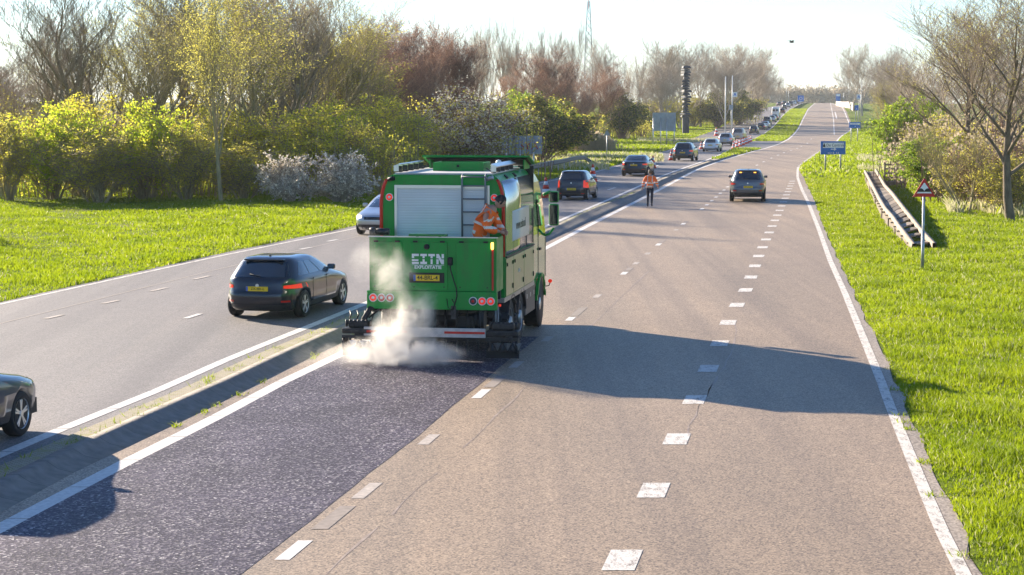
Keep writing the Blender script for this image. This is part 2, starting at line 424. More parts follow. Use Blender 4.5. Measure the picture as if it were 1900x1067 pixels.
mark('', L1, 20, 985, .14, M_PAINT, zf=zl, label='thin white edge line beside the left grass')
def Yp(x, y, left=False): return G(x, y, 0, left).y
mark('', R2, 12, Yp(1480, 312), .17, M_PAINTW, label='worn white edge line beside the right grass')
ya = Yp(1480, 312); segs = []
while ya < 232: segs.append((ya, ya+2.2)); ya += 4.6
dashes('', R2, segs, .30, M_PAINTN, label='white dashes where the exit lane leaves')
mark('', R2, 240, 985, .26, M_PAINTN, label='white edge line of the far exit lane')
yb0 = Yp(1155, 1040); segs = [(yb0-4-.5, yb0-4+.5)]+[(yb0+4*i-.5, yb0+4*i+.5) for i in range(28)]
dashes('', BL, segs, .36, M_PAINT, label='row of short white block marks between the lanes')
mark('', BL, Yp(1548, 250), 985, .2, M_PAINTN, label='far white line between lane and exit lane')
AF = [((545,1022),'b'),((681,911),'f'),((795,817),'f'),((893,731),'b'),((956,677),'g'),((1015,630),'f'),((1069,583),'b')]
br, fa, er = [], [], []
for y1_, y2_, k in [(1040,1004,'b'),(983,940,'e'),(926,897,'f'),(826,807,'f'),(739.6,723,'b'),(719,698,'e'),(683,671,'f'),(634,625,'f'),(595.6,589,'b'),(587,571,'e'),(553,547,'f'),(510,505,'b'),(503,497,'e'),(491,487,'f'),(472.6,469,'f'),(456,452,'b'),(451,445,'e'),(428,425.5,'f'),(417,414,'b'),(413.5,410,'e'),(389.3,386.6,'b'),(381.5,379.3,'b'),(373.6,371.6,'b'),(367,365,'b'),(360,358,'b'),(353.6,352,'b'),(347.8,346.2,'b'),(307.4,306,'b'),(301,299.8,'b'),(294,293,'b'),(288.5,287.5,'b'),(283.8,282.8,'b'),(279.5,278.6,'b'),(275.8,275,'b'),(272,271.2,'b'),(266.5,265.5,'b'),(258.5,257.5,'b')]:
    a, b_ = Yp(1200, y1_), Yp(1200, y2_); {'b': br, 'f': fa, 'e': er}[k].append((a, max(b_, a+.8)))
dashes('', AL, br, .17, M_PAINTN, label='bright white lane dashes left of centre')
dashes('', AL, fa, .17, M_FADED, label='faded old lane dashes left of centre')
dashes('', AL, er, .2, M_ERASED, label='dark patches where old lane dashes were removed')
for (q0, q1, wd_) in ((15, 23.5, .03), (24.2, 27, .018), (29, 36.5, .028), (44, 60, .03)):
    strip('crack', lambda Y: AL(Y)+.64+.02*math.sin(Y*1.9)+.01*math.sin(Y*7), lambda Y, wd_=wd_: AL(Y)+.64+wd_+.02*math.sin(Y*1.9)+.015*math.sin(Y*5), q0, q1, .0065, M_CRACK, label='thin sealed joint beside the lane dashes', n=1)
strip('crack', lambda Y: BL(Y)+.20+.1*math.sin(Y*.35)+.02*math.sin(Y*4), lambda Y: BL(Y)+.225+.1*math.sin(Y*.35)+.03*math.sin(Y*3), 30, 46, .0065, M_CRACK, label='thin sealed crack by the block marks', n=1)
# left carriageway dashes
def dash_px(pts, wd, m, label):
    V, Fc = [], []
    for (xa, ya_), (xb, yb_) in pts:
        a = G(xa, ya_, .013, True); b_ = G(xb, yb_, .013, True); d = (b_-a).normalized(); s = Vector((d.y, -d.x, 0))*wd/2
        k = len(V); V += [a-s, a+s, b_+s, b_-s]; Fc.append((k, k+1, k+2, k+3))
    o = obj_np('road_marking', [tuple(v) for v in V], Fc, m); o['kind'] = 'structure'; o['label'] = label
dash_px([((344,590.5),(371.6,582)),((557,462),(577,459)),((608,447.6),(626,444.5)),((1128,352),(1142,348)),((1215,309),(1222,306.5)),((1105,335.5),(1114,333)),((1085,372),(1094,369))], .14, M_PAINTN, 'white lane dashes on the left carriageway')
dash_px([((84,591),(116,584)),((190,563),(221,556.8)),((280,540),(309,533.7)),((360,518),(389,511.6)),((440,497),(462,492))], .14, M_FADED, 'faded lane dashes on the left carriageway')
SE = line([(4,600),(400,501),(660,440),(1009,352)], True)
mark('', SE, 30, 100, .05, mat('seam', (.36,.31,.27), .8), zf=zl, label='thin pale seam along the left carriageway')
# exit lane box marks far away
dash_px([((1552,241),(1565,241)),((1553,229),(1564,229)),((1549,219),(1572,219)),((1548,211),(1570,212))], .5, M_FADED, 'faint marks on the far exit lane')
mark('', lambda Y: BL(Y)+.8, Yp(1546, 220), Yp(1545, 208), .3, M_PAINTN, label='short second white line beside the far exit lane')
# ------------------------------------------------------------------ foliage materials
def leafmat(name, c1, c2, trans=.55, nscale=1.3, white=None):
    m = bpy.data.materials.new(name); m.use_nodes = True; t = m.node_tree
    b = t.nodes['Principled BSDF']; out = t.nodes['Material Output']
    oi = N(t, 'ShaderNodeObjectInfo'); n = noise(t, nscale, 4, .6); n2 = noise(t, 9, 2, .6)
    ad = N(t, 'ShaderNodeMath', operation='MULTIPLY_ADD'); t.links.new(n2, ad.inputs[0]); ad.inputs[1].default_value = .5; t.links.new(n, ad.inputs[2])
    c = ramp(t, ad.outputs[0], [(.55, c1), (.95, c2)])
    h = N(t, 'ShaderNodeHueSaturation'); mr = N(t, 'ShaderNodeMapRange'); mr.inputs[3].default_value = .88; mr.inputs[4].default_value = 1.12
    t.links.new(oi.outputs['Random'], mr.inputs[0]); t.links.new(mr.outputs[0], h.inputs['Value']); t.links.new(c, h.inputs['Color'])
    t.links.new(h.outputs[0], b.inputs['Base Color']); b.inputs['Roughness'].default_value = .6; b.inputs['Specular IOR Level'].default_value = .25
    tr = N(t, 'ShaderNodeBsdfTranslucent'); t.links.new(h.outputs[0], tr.inputs[0])
    mx = N(t, 'ShaderNodeMixShader'); mx.inputs[0].default_value = trans
    t.links.new(b.outputs[0], mx.inputs[1]); t.links.new(tr.outputs[0], mx.inputs[2]); t.links.new(mx.outputs[0], out.inputs[0])
    return m
LM = {
 'yellow': leafmat('leaf_yellow_green', (.52,.49,.05), (.80,.74,.10), .68),
 'bright': leafmat('leaf_bright_green', (.36,.48,.03), (.62,.72,.05), .68),
 'green': leafmat('leaf_fresh_green', (.17,.28,.02), (.34,.46,.04), .6),
 'olive':  leafmat('leaf_olive', (.40,.37,.06), (.66,.60,.12), .66),
 'dark':   leafmat('leaf_dark_green', (.08,.11,.035), (.19,.22,.06), .45),
 'white':  leafmat('blossom_white', (.88,.80,.68), (.97,.92,.82), .45),
 'cream':  leafmat('blossom_cream', (.55,.50,.38), (.82,.76,.62), .45),
 'brown':  leafmat('bud_brown', (.34,.20,.14), (.52,.32,.22), .45),
 'tan':    leafmat('bud_tan', (.38,.31,.22), (.56,.47,.33), .45),
 'straw':  leafmat('reed_straw', (.55,.44,.28), (.78,.66,.46), .5),
 'catkin': leafmat('catkin_yellow', (.46,.43,.07), (.72,.66,.15), .6),
}
def barkmat(name, a, b_):
    m, t, b = nodes_of(name)
    n = noise(t, 5, 5, .65, (1, 1, .25)); c = ramp(t, n, [(.3, a), (.7, b_)]); t.links.new(c, b.inputs['Base Color']); b.inputs['Roughness'].default_value = .9
    bp = N(t, 'ShaderNodeBump'); bp.inputs['Strength'].default_value = .6; bp.inputs['Distance'].default_value = .03; t.links.new(n, bp.inputs['Height']); t.links.new(bp.outputs[0], b.inputs['Normal'])
    return m
BK = {'olive': barkmat('bark_olive', (.20,.165,.085), (.42,.36,.18)), 'brown': barkmat('bark_brown', (.16,.10,.075), (.34,.22,.16)),
      'grey': barkmat('bark_grey', (.26,.21,.165), (.50,.42,.34)), 'moss': barkmat('bark_mossy', (.17,.135,.085), (.38,.31,.20)),
      'dusk': barkmat('bark_dusky', (.11,.085,.055), (.25,.19,.13)),
      'pale': barkmat('bark_pale', (.32,.26,.20), (.56,.48,.38))}
def tubes(P0, P1, R0, R1, n):
    P0, P1 = np.array(P0, dtype=float), np.array(P1, dtype=float); R0, R1 = np.array(R0), np.array(R1)
    d = P1-P0; L = np.linalg.norm(d, axis=1, keepdims=True)+1e-9; d /= L
    up = np.where(np.abs(d[:, 2:3]) < .9, np.array([[0, 0, 1.]]), np.array([[1., 0, 0]]))
    x = np.cross(d, up); x /= np.linalg.norm(x, axis=1, keepdims=True); y = np.cross(x, d)
    m = len(P0); V = np.empty((m, 2*n, 3))
    for k in range(n):
        a = 2*math.pi*k/n; off = x*math.cos(a)+y*math.sin(a)
        V[:, k] = P0+off*R0[:, None]; V[:, n+k] = P1+off*R1[:, None]
    base = (np.arange(m)*2*n)[:, None]
    F_ = [np.concatenate([base+k, base+(k+1)%n, base+n+(k+1)%n, base+n+k], axis=1) for k in range(n)]
    return V.reshape(-1, 3), np.concatenate(F_)
def leaves(P, size, rng, flat=.0, aspect=1.0, dirs=None):
    m = len(P); P = np.asarray(P, dtype=float)
    a = rng.normal(size=(m, 3)); a /= np.linalg.norm(a, axis=1, keepdims=True)
    if dirs is not None: a = dirs
    b = rng.normal(size=(m, 3)); b = np.cross(a, b); b /= np.linalg.norm(b, axis=1, keepdims=True)
    s = size*(.6+.8*rng.random((m, 1)))
    u, v = a*s*aspect, b*s
    V = np.stack([P-u*.5, P+v*.5*.9, P+u*.5, P-v*.5*.9], axis=1).reshape(-1, 3)
    i = (np.arange(m)*4)[:, None]
    return V, np.concatenate([i, i+1, i+2, i+3], axis=1)
def grow(seed, H, spread=.55, trunkr=.2, levels=5, kids=(9, 5, 4, 4, 3), first=.25, updraft=.25, lean=(0, 0), ratio=.55, taper=.62, wig=.12, nstem=1, stemspread=.1, lenf=.42, crown=1.0):
    """recursive branching; returns dict level -> segments, and tips"""
    rng = random.Random(seed); segs = {k: [] for k in range(levels+1)}; tips = []
    def branch(p, d, L, r, lv):
        n = 6 if lv == 0 else (5 if lv == 1 else (4 if lv == 2 else 3))
        pts = [p]; rs = [r]; dd = d.copy()
        for i in range(n):
            dd = (dd + Vector((rng.uniform(-1, 1), rng.uniform(-1, 1), rng.uniform(-1, 1)))*wig*(.45 if lv == 0 else 1) + Vector((0, 0, 1))*(updraft*.25 if lv > 0 else .05)).normalized()
            p = p + dd*(L/n); pts.append(p.copy()); rs.append(r*(1-(1-.25)*(i+1)/n))
        for i in range(n): segs[lv].append((pts[i], pts[i+1], rs[i], rs[i+1]))
        if lv >= levels: tips.append((pts[-1], dd)); tips.append((pts[-2], dd)); return
        nk = kids[min(lv, len(kids)-1)]
        for k in range(nk):
            f = (first if lv == 0 else .25) + (1-(first if lv == 0 else .25))*(k+rng.random()*.8)/nk
            f = min(f, .99); ii = f*n; i0 = int(ii); q = pts[i0].lerp(pts[min(i0+1, n)], ii-i0)
            az = rng.uniform(0, 2*math.pi) if lv else k*2.4+rng.uniform(-.5, .5)
            a = spread*rng.uniform(.7, 1.3)
            ax = dd.orthogonal().normalized(); ax = Matrix.Rotation(az, 3, dd) @ ax
            nd = (Matrix.Rotation(a, 3, ax) @ dd).normalized(); nd = (nd+Vector((0, 0, updraft))).normalized()
            ll = L*(lenf if lv == 0 else ratio)*rng.uniform(.75, 1.2)*(crown*(1.15-.55*f) if lv == 0 else 1.0)
            branch(q, nd, ll, max(rs[i0]*taper, .004), lv+1)
        tips.append((pts[-1], dd))
    for s in range(nstem):
        a = rng.uniform(0, 6.28)
        d = Vector((lean[0]+math.cos(a)*stemspread*(nstem > 1), lean[1]+math.sin(a)*stemspread*(nstem > 1), 1)).normalized()
        branch(Vector((math.cos(a), math.sin(a), 0))*.25*(nstem > 1), d, H*rng.uniform(.85, 1), trunkr, 0)
    return segs, tips
def tree_meshes(key, seed, H, bark, leaf=None, nleaf=3, lsize=.1, lspread=.18, thick=1.0, minr=.0, twl=None, **kw):
    segs, tips = grow(seed, H, **kw)
    lv = kw.get('levels', 5); T = []
    trunk = [s for k in (0, 1) for s in segs[k]]
    fine = [s for k in range(2, lv+1) for s in segs[k]]
    a, b, c, d = zip(*trunk); V, Fc = tubes([tuple(v) for v in a], [tuple(v) for v in b], np.array(c), np.array(d), 7)
    mt = mesh_np(key+'_trunk', V, Fc, [BK[bark]], True)
    a, b, c, d = zip(*fine); V, Fc = tubes([tuple(v) for v in a], [tuple(v) for v in b], np.maximum(np.array(c)*thick, minr), np.maximum(np.array(d)*thick, minr*.75), 3)
    mats = [BK[bark]]; mi = np.zeros(len(Fc), int)
    if leaf:
        rng = np.random.default_rng(seed); P = np.array([tuple(p) for p, _ in tips]); P = np.repeat(P, nleaf, axis=0) + rng.normal(size=(len(P)*nleaf, 3))*lspread
        LV, LF = leaves(P, lsize, rng); Fc = np.concatenate([Fc, LF+len(V)]); V = np.concatenate([V, LV])
        mats.append(LM[leaf]); mi = np.concatenate([mi, np.ones(len(LF), int)])
    mc = mesh_np(key+'_crown', V, Fc, mats, False, mi)
    return mt, mc
def shrub_meshes(key, seed, Rr, H, bark, leaf, nl=9000, lsize=.13, stems=26, clump=34, twig=.012, dense=1.0, leaf2=None, frac2=.25, aspect=1.0, open_=.0, jit=.04, ragged=.45):
    rng = np.random.default_rng(seed); rr = random.Random(seed)
    P0, P1, A, B = [], [], [], []; ends = []
    for s in range(stems):
        a = rr.uniform(0, 6.28); q = rr.random()**.6
        tip = Vector((math.cos(a)*Rr*q, math.sin(a)*Rr*q, H*(1-.30*q*q)*rr.uniform(1-ragged, 1.05))); p = Vector((math.cos(a)*.3*q, math.sin(a)*.3*q, 0))
        pts = [p]
        for i in range(1, 7):
            f = i/6; m = p.lerp(tip, f); m.z = tip.z*(f**.75); m += Vector((rr.uniform(-1, 1), rr.uniform(-1, 1), rr.uniform(-.5, .5)))*.14*(f < 1); pts.append(m)
        for i in range(6):
            P0.append(pts[i]); P1.append(pts[i+1]); A.append(.045*(1-i/7)); B.append(.045*(1-(i+1)/7))
        for i in range(2, 7):
            for k in range(4):
                d = Vector((rr.uniform(-1, 1), rr.uniform(-1, 1), rr.uniform(-.3, 1.1))).normalized(); L = rr.uniform(.5, 1.3)*Rr*.28
                q1 = pts[i]+d*L; P0.append(pts[i]); P1.append(q1); A.append(twig*1.5); B.append(twig)
                for j in range(4):
                    d2 = (d+Vector((rr.uniform(-1, 1), rr.uniform(-1, 1), rr.uniform(-.5, 1)))*.8).normalized(); q0 = pts[i].lerp(q1, rr.uniform(.3, 1)); q2 = q0+d2*L*.6
                    P0.append(q0); P1.append(q2); A.append(twig); B.append(twig*.5); ends.append((q0, q2))
    V, Fc = tubes([tuple(v) for v in P0], [tuple(v) for v in P1], np.array(A), np.array(B), 3)
    mb = mesh_np(key+'_stems', V, Fc, [BK[bark]])
    E0 = np.array([tuple(a) for a, b in ends]); E1 = np.array([tuple(b) for a, b in ends])
    idx = rng.integers(0, len(E0), nl); w_ = rng.random((nl, 1))
    keep = rng.random(len(E0)) > open_; idx = np.array([i for i in idx if keep[i]]); w_ = w_[:len(idx)]
    P = E0[idx]*(1-w_)+E1[idx]*w_ + rng.normal(size=(len(idx), 3))*jit*Rr; P[:, 2] = np.maximum(P[:, 2], .05)
    LV, LF = leaves(P, lsize, rng, aspect=aspect); mats = [LM[leaf]]; mi = np.zeros(len(LF), int)
    if leaf2: mats.append(LM[leaf2]); mi = (rng.random(len(LF)) < frac2).astype(int)
    mc = mesh_np(key+'_foliage', LV, LF, mats, False, mi)
    return mb, mc
PROTO = {}
def T(key, *a, **k): PROTO[key] = ('tree', tree_meshes(key, *a, **k))
def S(key, *a, **k): PROTO[key] = ('shrub', shrub_meshes(key, *a, **k))
# bare and budding trees (nominal heights in metres)
T('bareA', 3, 14, 'grey', None, trunkr=.17, levels=4, kids=(13, 8, 6, 5), spread=.55, updraft=.40, first=.15, lenf=.52, ratio=.52, minr=.008, thick=.8)
T('bareB', 8, 14, 'olive', 'catkin', nleaf=1, lsize=.07, lspread=.1, trunkr=.19, levels=4, kids=(12, 8, 6, 5), spread=.6, updraft=.36, first=.12, lenf=.60, ratio=.52, minr=.008, thick=.8)
T('bareC', 15, 16, 'moss', None, trunkr=.24, levels=4, kids=(11, 8, 6, 5), spread=.5, updraft=.48, first=.15, lenf=.62, ratio=.5, minr=.009, nstem=2, stemspread=.25, thick=.8)
T('leafy', 21, 13, 'olive', 'catkin', nleaf=2, lsize=.085, lspread=.22, trunkr=.19, levels=4, kids=(12, 7, 5, 4), spread=.65, updraft=.36, first=.22, lenf=.55, ratio=.52, minr=.008, thick=.85)
T('brown', 33, 13, 'brown', 'brown', nleaf=3, lsize=.07, lspread=.15, trunkr=.12, levels=4, kids=(14, 8, 6, 5), spread=.55, updraft=.55, first=.04, lenf=.62, ratio=.52, minr=.009, thick=.7)
T('brownB', 37, 13, 'brown', 'brown', nleaf=3, lsize=.07, lspread=.15, trunkr=.12, levels=4, kids=(14, 8, 6, 5), spread=.6, updraft=.45, first=.03, lenf=.58, ratio=.52, minr=.009, nstem=2, stemspread=.3, thick=.7)
T('tanfar', 41, 16, 'pale', 'tan', nleaf=1, lsize=.05, lspread=.15, trunkr=.2, levels=4, kids=(13, 7, 5, 4), spread=.62, updraft=.34, first=.12, lenf=.58, ratio=.54, minr=.017, wig=.16, thick=.8)
T('tanfarB', 47, 16, 'grey', 'tan', nleaf=1, lsize=.05, lspread=.15, trunkr=.18, levels=4, kids=(13, 7, 5, 4), spread=.68, updraft=.30, first=.15, lenf=.56, ratio=.54, minr=.017, wig=.16, nstem=2, stemspread=.25, thick=.8)
T('poplar', 52, 18, 'pale', None, trunkr=.2, levels=4, kids=(9, 6, 5, 4), spread=.5, updraft=.5, first=.2, lenf=.5, ratio=.54, minr=.014, nstem=3, stemspread=.45, wig=.14, thick=.7)
T('sapling', 61, 7, 'olive', 'catkin', nleaf=1, lsize=.05, lspread=.1, trunkr=.07, levels=3, kids=(7, 6, 5), spread=.5, updraft=.4, first=.25, lenf=.45, nstem=5, stemspread=.4, minr=.007)
T('right', 71, 12, 'dusk', 'catkin', nleaf=1, lsize=.045, lspread=.06, trunkr=.155, levels=4, kids=(13, 7, 6, 5), spread=.62, updraft=.36, first=.28, lenf=.54, ratio=.54, wig=.12, minr=.006, thick=.85)
T('greentr', 77, 13, 'olive', 'olive', nleaf=2, lsize=.09, lspread=.2, trunkr=.15, levels=4, kids=(14, 8, 6, 5), spread=.48, updraft=.6, first=.04, lenf=.55, ratio=.52, minr=.009, thick=.8)
S('yel', 101, 2.3, 4.6, 'olive', 'yellow', nl=19000, lsize=.085, leaf2='olive', frac2=.3, open_=.15)
S('oli', 102, 2.3, 4.4, 'olive', 'olive', nl=11000, lsize=.08, leaf2='yellow', frac2=.35, open_=.25)
S('bri', 103, 2.2, 4.2, 'olive', 'bright', nl=21000, lsize=.09, leaf2='yellow', frac2=.2, open_=.12)
S('dar', 104, 2.6, 4.4, 'brown', 'dark', nl=26000, lsize=.11, leaf2='olive', frac2=.25, open_=.05)
S('blo', 105, 1.9, 2.9, 'pale', 'white', nl=17000, lsize=.085, stems=36, leaf2='cream', frac2=.25, open_=.45, twig=.014, jit=.012, ragged=.6)
S('cre', 106, 2.6, 4.6, 'brown', 'cream', nl=20000, lsize=.09, stems=34, leaf2='olive', frac2=.35, open_=.3)
S('scr', 107, 2.4, 3.6, 'brown', 'olive', nl=10000, lsize=.07, stems=40, leaf2='tan', frac2=.3, open_=.3, twig=.014)
S('gre', 108, 2.4, 4.6, 'brown', 'green', nl=34000, lsize=.10, leaf2='bright', frac2=.2, open_=.05)
NAT = {'bareA':14,'bareB':14,'bareC':16,'leafy':13,'brown':13,'brownB':13,'tanfar':16,'tanfarB':16,'poplar':18,'sapling':7,'right':12,'greentr':13,
       'yel':4.6,'oli':4.4,'bri':4.2,'dar':4.4,'blo':2.9,'cre':4.6,'scr':3.6,'gre':4.6}
for k_ in list(NAT):      # measured height of each prototype
    mt_, mc_ = PROTO[k_][1]; co = np.empty(len(mc_.vertices)*3, dtype=np.float32); mc_.vertices.foreach_get('co', co); NAT[k_] = float(np.percentile(co.reshape(-1, 3)[:, 2], 99.7))
WID = {}
for k_ in NAT:
    mc_ = PROTO[k_][1][1]; co = np.empty(len(mc_.vertices)*3, dtype=np.float32); mc_.vertices.foreach_get('co', co); c3 = co.reshape(-1, 3); WID[k_] = float(np.percentile(c3[:, 0], 98)-np.percentile(c3[:, 0], 2))
_nrot = [0]
def plant(key, px, top, D, label, wpx=None, group=None, name=None, cat=None, rot=None, base=None):
    """plant of kind key standing at photo column px, distance D, its top reaching photo row top"""
    typ, (mt, mc) = PROTO[key]
    x = W(px, 200, D).x; z0 = (base if base is not None else zg(x, D))-.05
    h = W(px, top, D).z - z0; sz = h/NAT[key]; sx = sz if wpx is None else (wpx/F*D)/WID[key]
    _nrot[0] += 1
    nm = name or ('tree' if typ == 'tree' else 'shrub')
    o = empty(nm, (x, D, z0), rot if rot is not None else _nrot[0]*2.39996, label, cat or nm, group)
    o.scale = (sx, sx, sz)
    a = link(bpy.data.objects.new('trunk' if typ == 'tree' else 'stems', mt), o)
    b = link(bpy.data.objects.new('crown' if typ == 'tree' else 'foliage', mc), o)
    return o
# ---- left side, front hedge of shrubs (about 100 m away)
g1 = 'shrubs along the back of the left meadow'
P_ = plant
P_('oli', 12, 212, 101, 'olive thin-stemmed shrub at the far left picture edge', 120, g1)
P_('bri', 95, 196, 103, 'bright yellow-green round shrub near the left edge of the meadow', 150, g1)
P_('oli', 178, 236, 100, 'wide olive shrub right of the leftmost bright shrub', 170, g1)
P_('yel', 150, 178, 107, 'tall yellow-green shrub behind the wide olive shrub', 180, g1)
P_('bri', 268, 192, 103, 'bright green shrub left of the leaning tree', 150, g1)
P_('oli', 345, 236, 101, 'olive shrub just left of the leaning trunk', 130, g1)
P_('oli', 450, 262, 101, 'low olive shrub just right of the leaning trunk', 140, g1)
P_('yel', 420, 200, 108, 'yellow-green shrub behind the leaning trunk', 170, g1)
P_('yel', 560, 198, 106, 'tall yellow shrub behind the white blossom bush', 190, g1)
P_('oli', 660, 232, 106, 'olive shrub right behind the white blossom bush', 150, g1)
P_('yel', 690, 182, 114, 'yellow-green shrub above the left corner of the green truck', 170, g1)
P_('oli', 765, 212, 118, 'olive shrub behind the truck roof', 110, g1)
P_('bri', 620, 196, 120, 'green shrub behind the yellow hedge shrubs left of the truck', 160, g1)
P_('blo', 540, 288, 97.5, 'low bush covered in white blossom at the meadow edge, left half', 95, 'white blossom bushes')
P_('blo', 628, 284, 98, 'low bush covered in white blossom at the meadow edge, right half nearest the truck', 105, 'white blossom bushes')
P_('cre', 848, 166, 128, 'large shrub with cream blossom behind the truck roof', 190, 'cream blossom shrubs')
P_('cre', 215, 205, 112, 'patch of cream blossom high in the left hedge', 90, 'cream blossom shrubs')
P_('dar', 940, 212, 165, 'dark shrub behind the grey sign back', 140, 'dark green shrubs')
P_('dar', 1005, 178, 176, 'big dark green rounded bush behind the grey sign back', 150, 'dark green shrubs')
P_('gre', 965, 172, 200, 'bright green bush peeking out behind the dark rounded bush', 110, 'dark green shrubs')
P_('bri', 1045, 196, 190, 'bright green bush on the right flank of the dark rounded bush', 60, 'dark green shrubs')
P_('dar', 1152, 168, 300, 'dark shrub right of the reeds', 85, 'dark green shrubs')
P_('dar', 1195, 205, 330, 'small dark shrub at the foot of the bare trees', 60, 'dark green shrubs')
# ---- left side, tall trees
g2 = 'tall trees behind the left hedge'
t_ = P_('leafy', 408, -60, 98, 'leaning tree with yellow catkins standing in front of the left hedge', None, g2, rot=.4); t_.rotation_euler = (R(-1), R(-5), .4)
P_('leafy', 480, -40, 109, 'tree with yellow catkins just right behind the leaning tree', 230, g2)
P_('bareB', 300, 10, 112, 'yellow-tinged tree left behind the leaning tree', 230, g2)
P_('bareA', 90, 22, 124, 'bare dark tree against the sky near the left picture edge', 190, g2)
P_('bareA', -10, 90, 130, 'bare brownish tree cut by the left picture edge', 170, g2)
P_('bareC', 215, -60, 122, 'tall bare tree with steep limbs left of the catkin trees', 330, g2)
P_('bareB', 330, -70, 130, 'tall bare tree filling the sky behind the leaning tree', 330, g2)
P_('bareC', 520, -60, 124, 'tall bare tree with dark upright limbs right of the catkin trees', 300, g2)
P_('bareB', 590, -30, 132, 'bare olive tree whose top leaves the picture above the blossom bush', 260, g2)
P_('bareA', 420, -80, 142, 'bare tree at the back between the catkin trees', 320, g2)
P_('bareB', 150, 60, 145, 'bare olive tree far back at the left', 260, g2)
P_('brown', 30, 130, 150, 'low brown tree far back at the left picture edge', 200, g2)
P_('bareA', 640, 20, 150, 'bare tree left of the rusty brown trees', 170, g2)
P_('greentr', 655, 40, 142, 'narrow green-budding tree left of the rusty brown trees', 150, g2)
P_('greentr', 560, 60, 150, 'green-budding tree behind the bare olive tree', 180, g2)
g3 = 'rusty brown trees behind the truck'
P_('brown', 720, 28, 165, 'rusty brown tree, leftmost and tallest of its group', 150, g3)
P_('brownB', 780, 38, 170, 'rusty brown tree in the middle of its group', 150, g3)
P_('brown', 838, 52, 172, 'rusty brown tree on the right end of its group', 130, g3)
P_('brownB', 750, 70, 158, 'lower rusty brown tree in front of its group', 150, g3)
P_('brown', 1048, 88, 235, 'rounded rusty brown tree standing alone before the bare poplars', 130, g3)
P_('brownB', 1085, 120, 245, 'rusty brown tree on the right shoulder of the lone rounded one', 100, g3)
P_('brownB', 1005, 130, 240, 'rusty brown tree on the left shoulder of the lone rounded one', 90, g3)
g4 = 'bare poplars on the skyline'
for px, tp, wd, lb in [(878,52,125,'bare poplar on the skyline just right of the rusty trees'),(925,38,95,'tall bare poplar above the dark rounded bush'),(975,42,120,'bare poplar on the skyline third from the left'),(1020,48,110,'bare poplar on the skyline above the lone rusty tree'),(1066,60,110,'bare poplar on the skyline beside the lattice mast'),(905,70,90,'lower bare poplar in front of the skyline poplars'),(1130,72,90,'bare tree between the lattice mast and the long roadside row'),(1165,92,80,'lower bare tree just left of the long roadside row')]:
    P_('poplar' if px != 1130 else 'bareA', px, tp, 290+(px % 7)*4, lb, wd, g4)
g5 = 'long row of bare tan trees left of the road'
for i, (px, tp, D, wd, lb) in enumerate([(1222,72,400,125,'first tree of the long roadside row, from the left'),(1262,84,415,125,'second tree of the long roadside row, left of the dark sculpture'),(1300,78,430,115,'tree of the roadside row right behind the dark sculpture'),(1335,80,440,110,'fourth tree of the roadside row, left of the white posts'),(1365,78,455,100,'tree of the roadside row above the white posts'),(1392,88,480,90,'tree of the roadside row just right of the white posts'),(1405,104,520,66,'third tree from the right end of the roadside row'),(1424,122,600,46,'second tree from the right end of the roadside row'),(1440,140,700,30,'last and lowest looking tree at the right end of the roadside row'),(1242,110,380,80,'small tree in front of the start of the roadside row'),(1345,115,420,80,'lower tree in front of the middle of the roadside row'),(1195,120,385,60,'thin low tree at the left start of the roadside row')]):
    P_(['tanfar', 'tanfarB'][i % 2], px, tp, D, lb, wd, g5)
g6 = 'undergrowth below the roadside row'
for px, tp, D, wd, k, lb in [(1185,190,400,60,'scr','brown scrub at the left start of the roadside row'),(1235,180,415,80,'yel','yellowish scrub under the first trees of the roadside row'),(1285,175,430,90,'oli','olive scrub behind the foot of the dark sculpture'),(1330,170,430,80,'dar','dark shrub between sculpture and white posts'),(1372,168,450,70,'dar','dark shrub right of the white posts'),(1390,176,500,44,'scr','brown scrub right of the dark shrubs'),(1404,180,600,34,'yel','yellowish shrub near the far queue of cars'),(1160,185,350,60,'scr','brown scrub right of the reeds')]:
    P_(k, px, tp, D, lb, wd, g6)
# ---- right side
g7 = 'row of bare tan trees right of the road'
for i, (px, tp, D, wd, lb) in enumerate([(1600,78,520,85,'first tall bare tree right of the far road'),(1632,86,470,80,'second bare tree right of the far road'),(1578,110,600,50,'lower bare tree closest to the far road on the right'),(1665,95,400,90,'third bare tree right of the far road, behind the bright green bush'),(1650,120,440,90,'bare tree filling the gap behind the round information sign')]):
    P_(['tanfar', 'tanfarB'][i % 2], px, tp, D, lb, wd, g7)
P_('greentr', 1652, 150, 330, 'green-budding tree right of the far lamp posts', 60, g7)
P_('oli', -380, 150, 82, 'shrub outside the left edge of the meadow', 200, g1)
g8 = 'bushes at the right edge of the verge'
P_('gre', 1692, 182, 150, 'large bright green bush behind the wooden walkway', 105, g8)
P_('gre', 1738, 256, 108, 'lower bright green bush beside the slatted fence', 105, g8)
P_('oli', 1790, 275, 100, 'brown scrub behind the warning sign', 120, g8)
P_('scr', 1850, 255, 96, 'brown scrub left of the near right trunk', 130, g8)
P_('oli', 1880, 285, 92, 'olive scrub behind the near right trunk', 130, g8)
P_('oli', 1745, 215, 135, 'brown scrub behind the lower bright green bush', 130, g8)
P_('oli', 1830, 225, 120, 'olive scrub at the back between the right trunks', 150, g8)
P_('scr', 1900, 210, 110, 'tall brown scrub at the right picture edge', 130, g8)
P_('yel', 1770, 240, 118, 'yellowish shrub behind the multi-stemmed sapling', 110, g8)
g9 = 'bare trees at the right edge'
P_('right', 1880, -40, 86, 'near bare tree with a clear trunk at the right picture edge', 330, g9, rot=1.0)
P_('right', 1787, 2, 118, 'bare tree with an ivy-dark trunk behind the warning sign', 250, g9, rot=3.5)
P_('bareA', 1840, 20, 135, 'bare tree at the back between the two right-hand trunks', 200, g9)
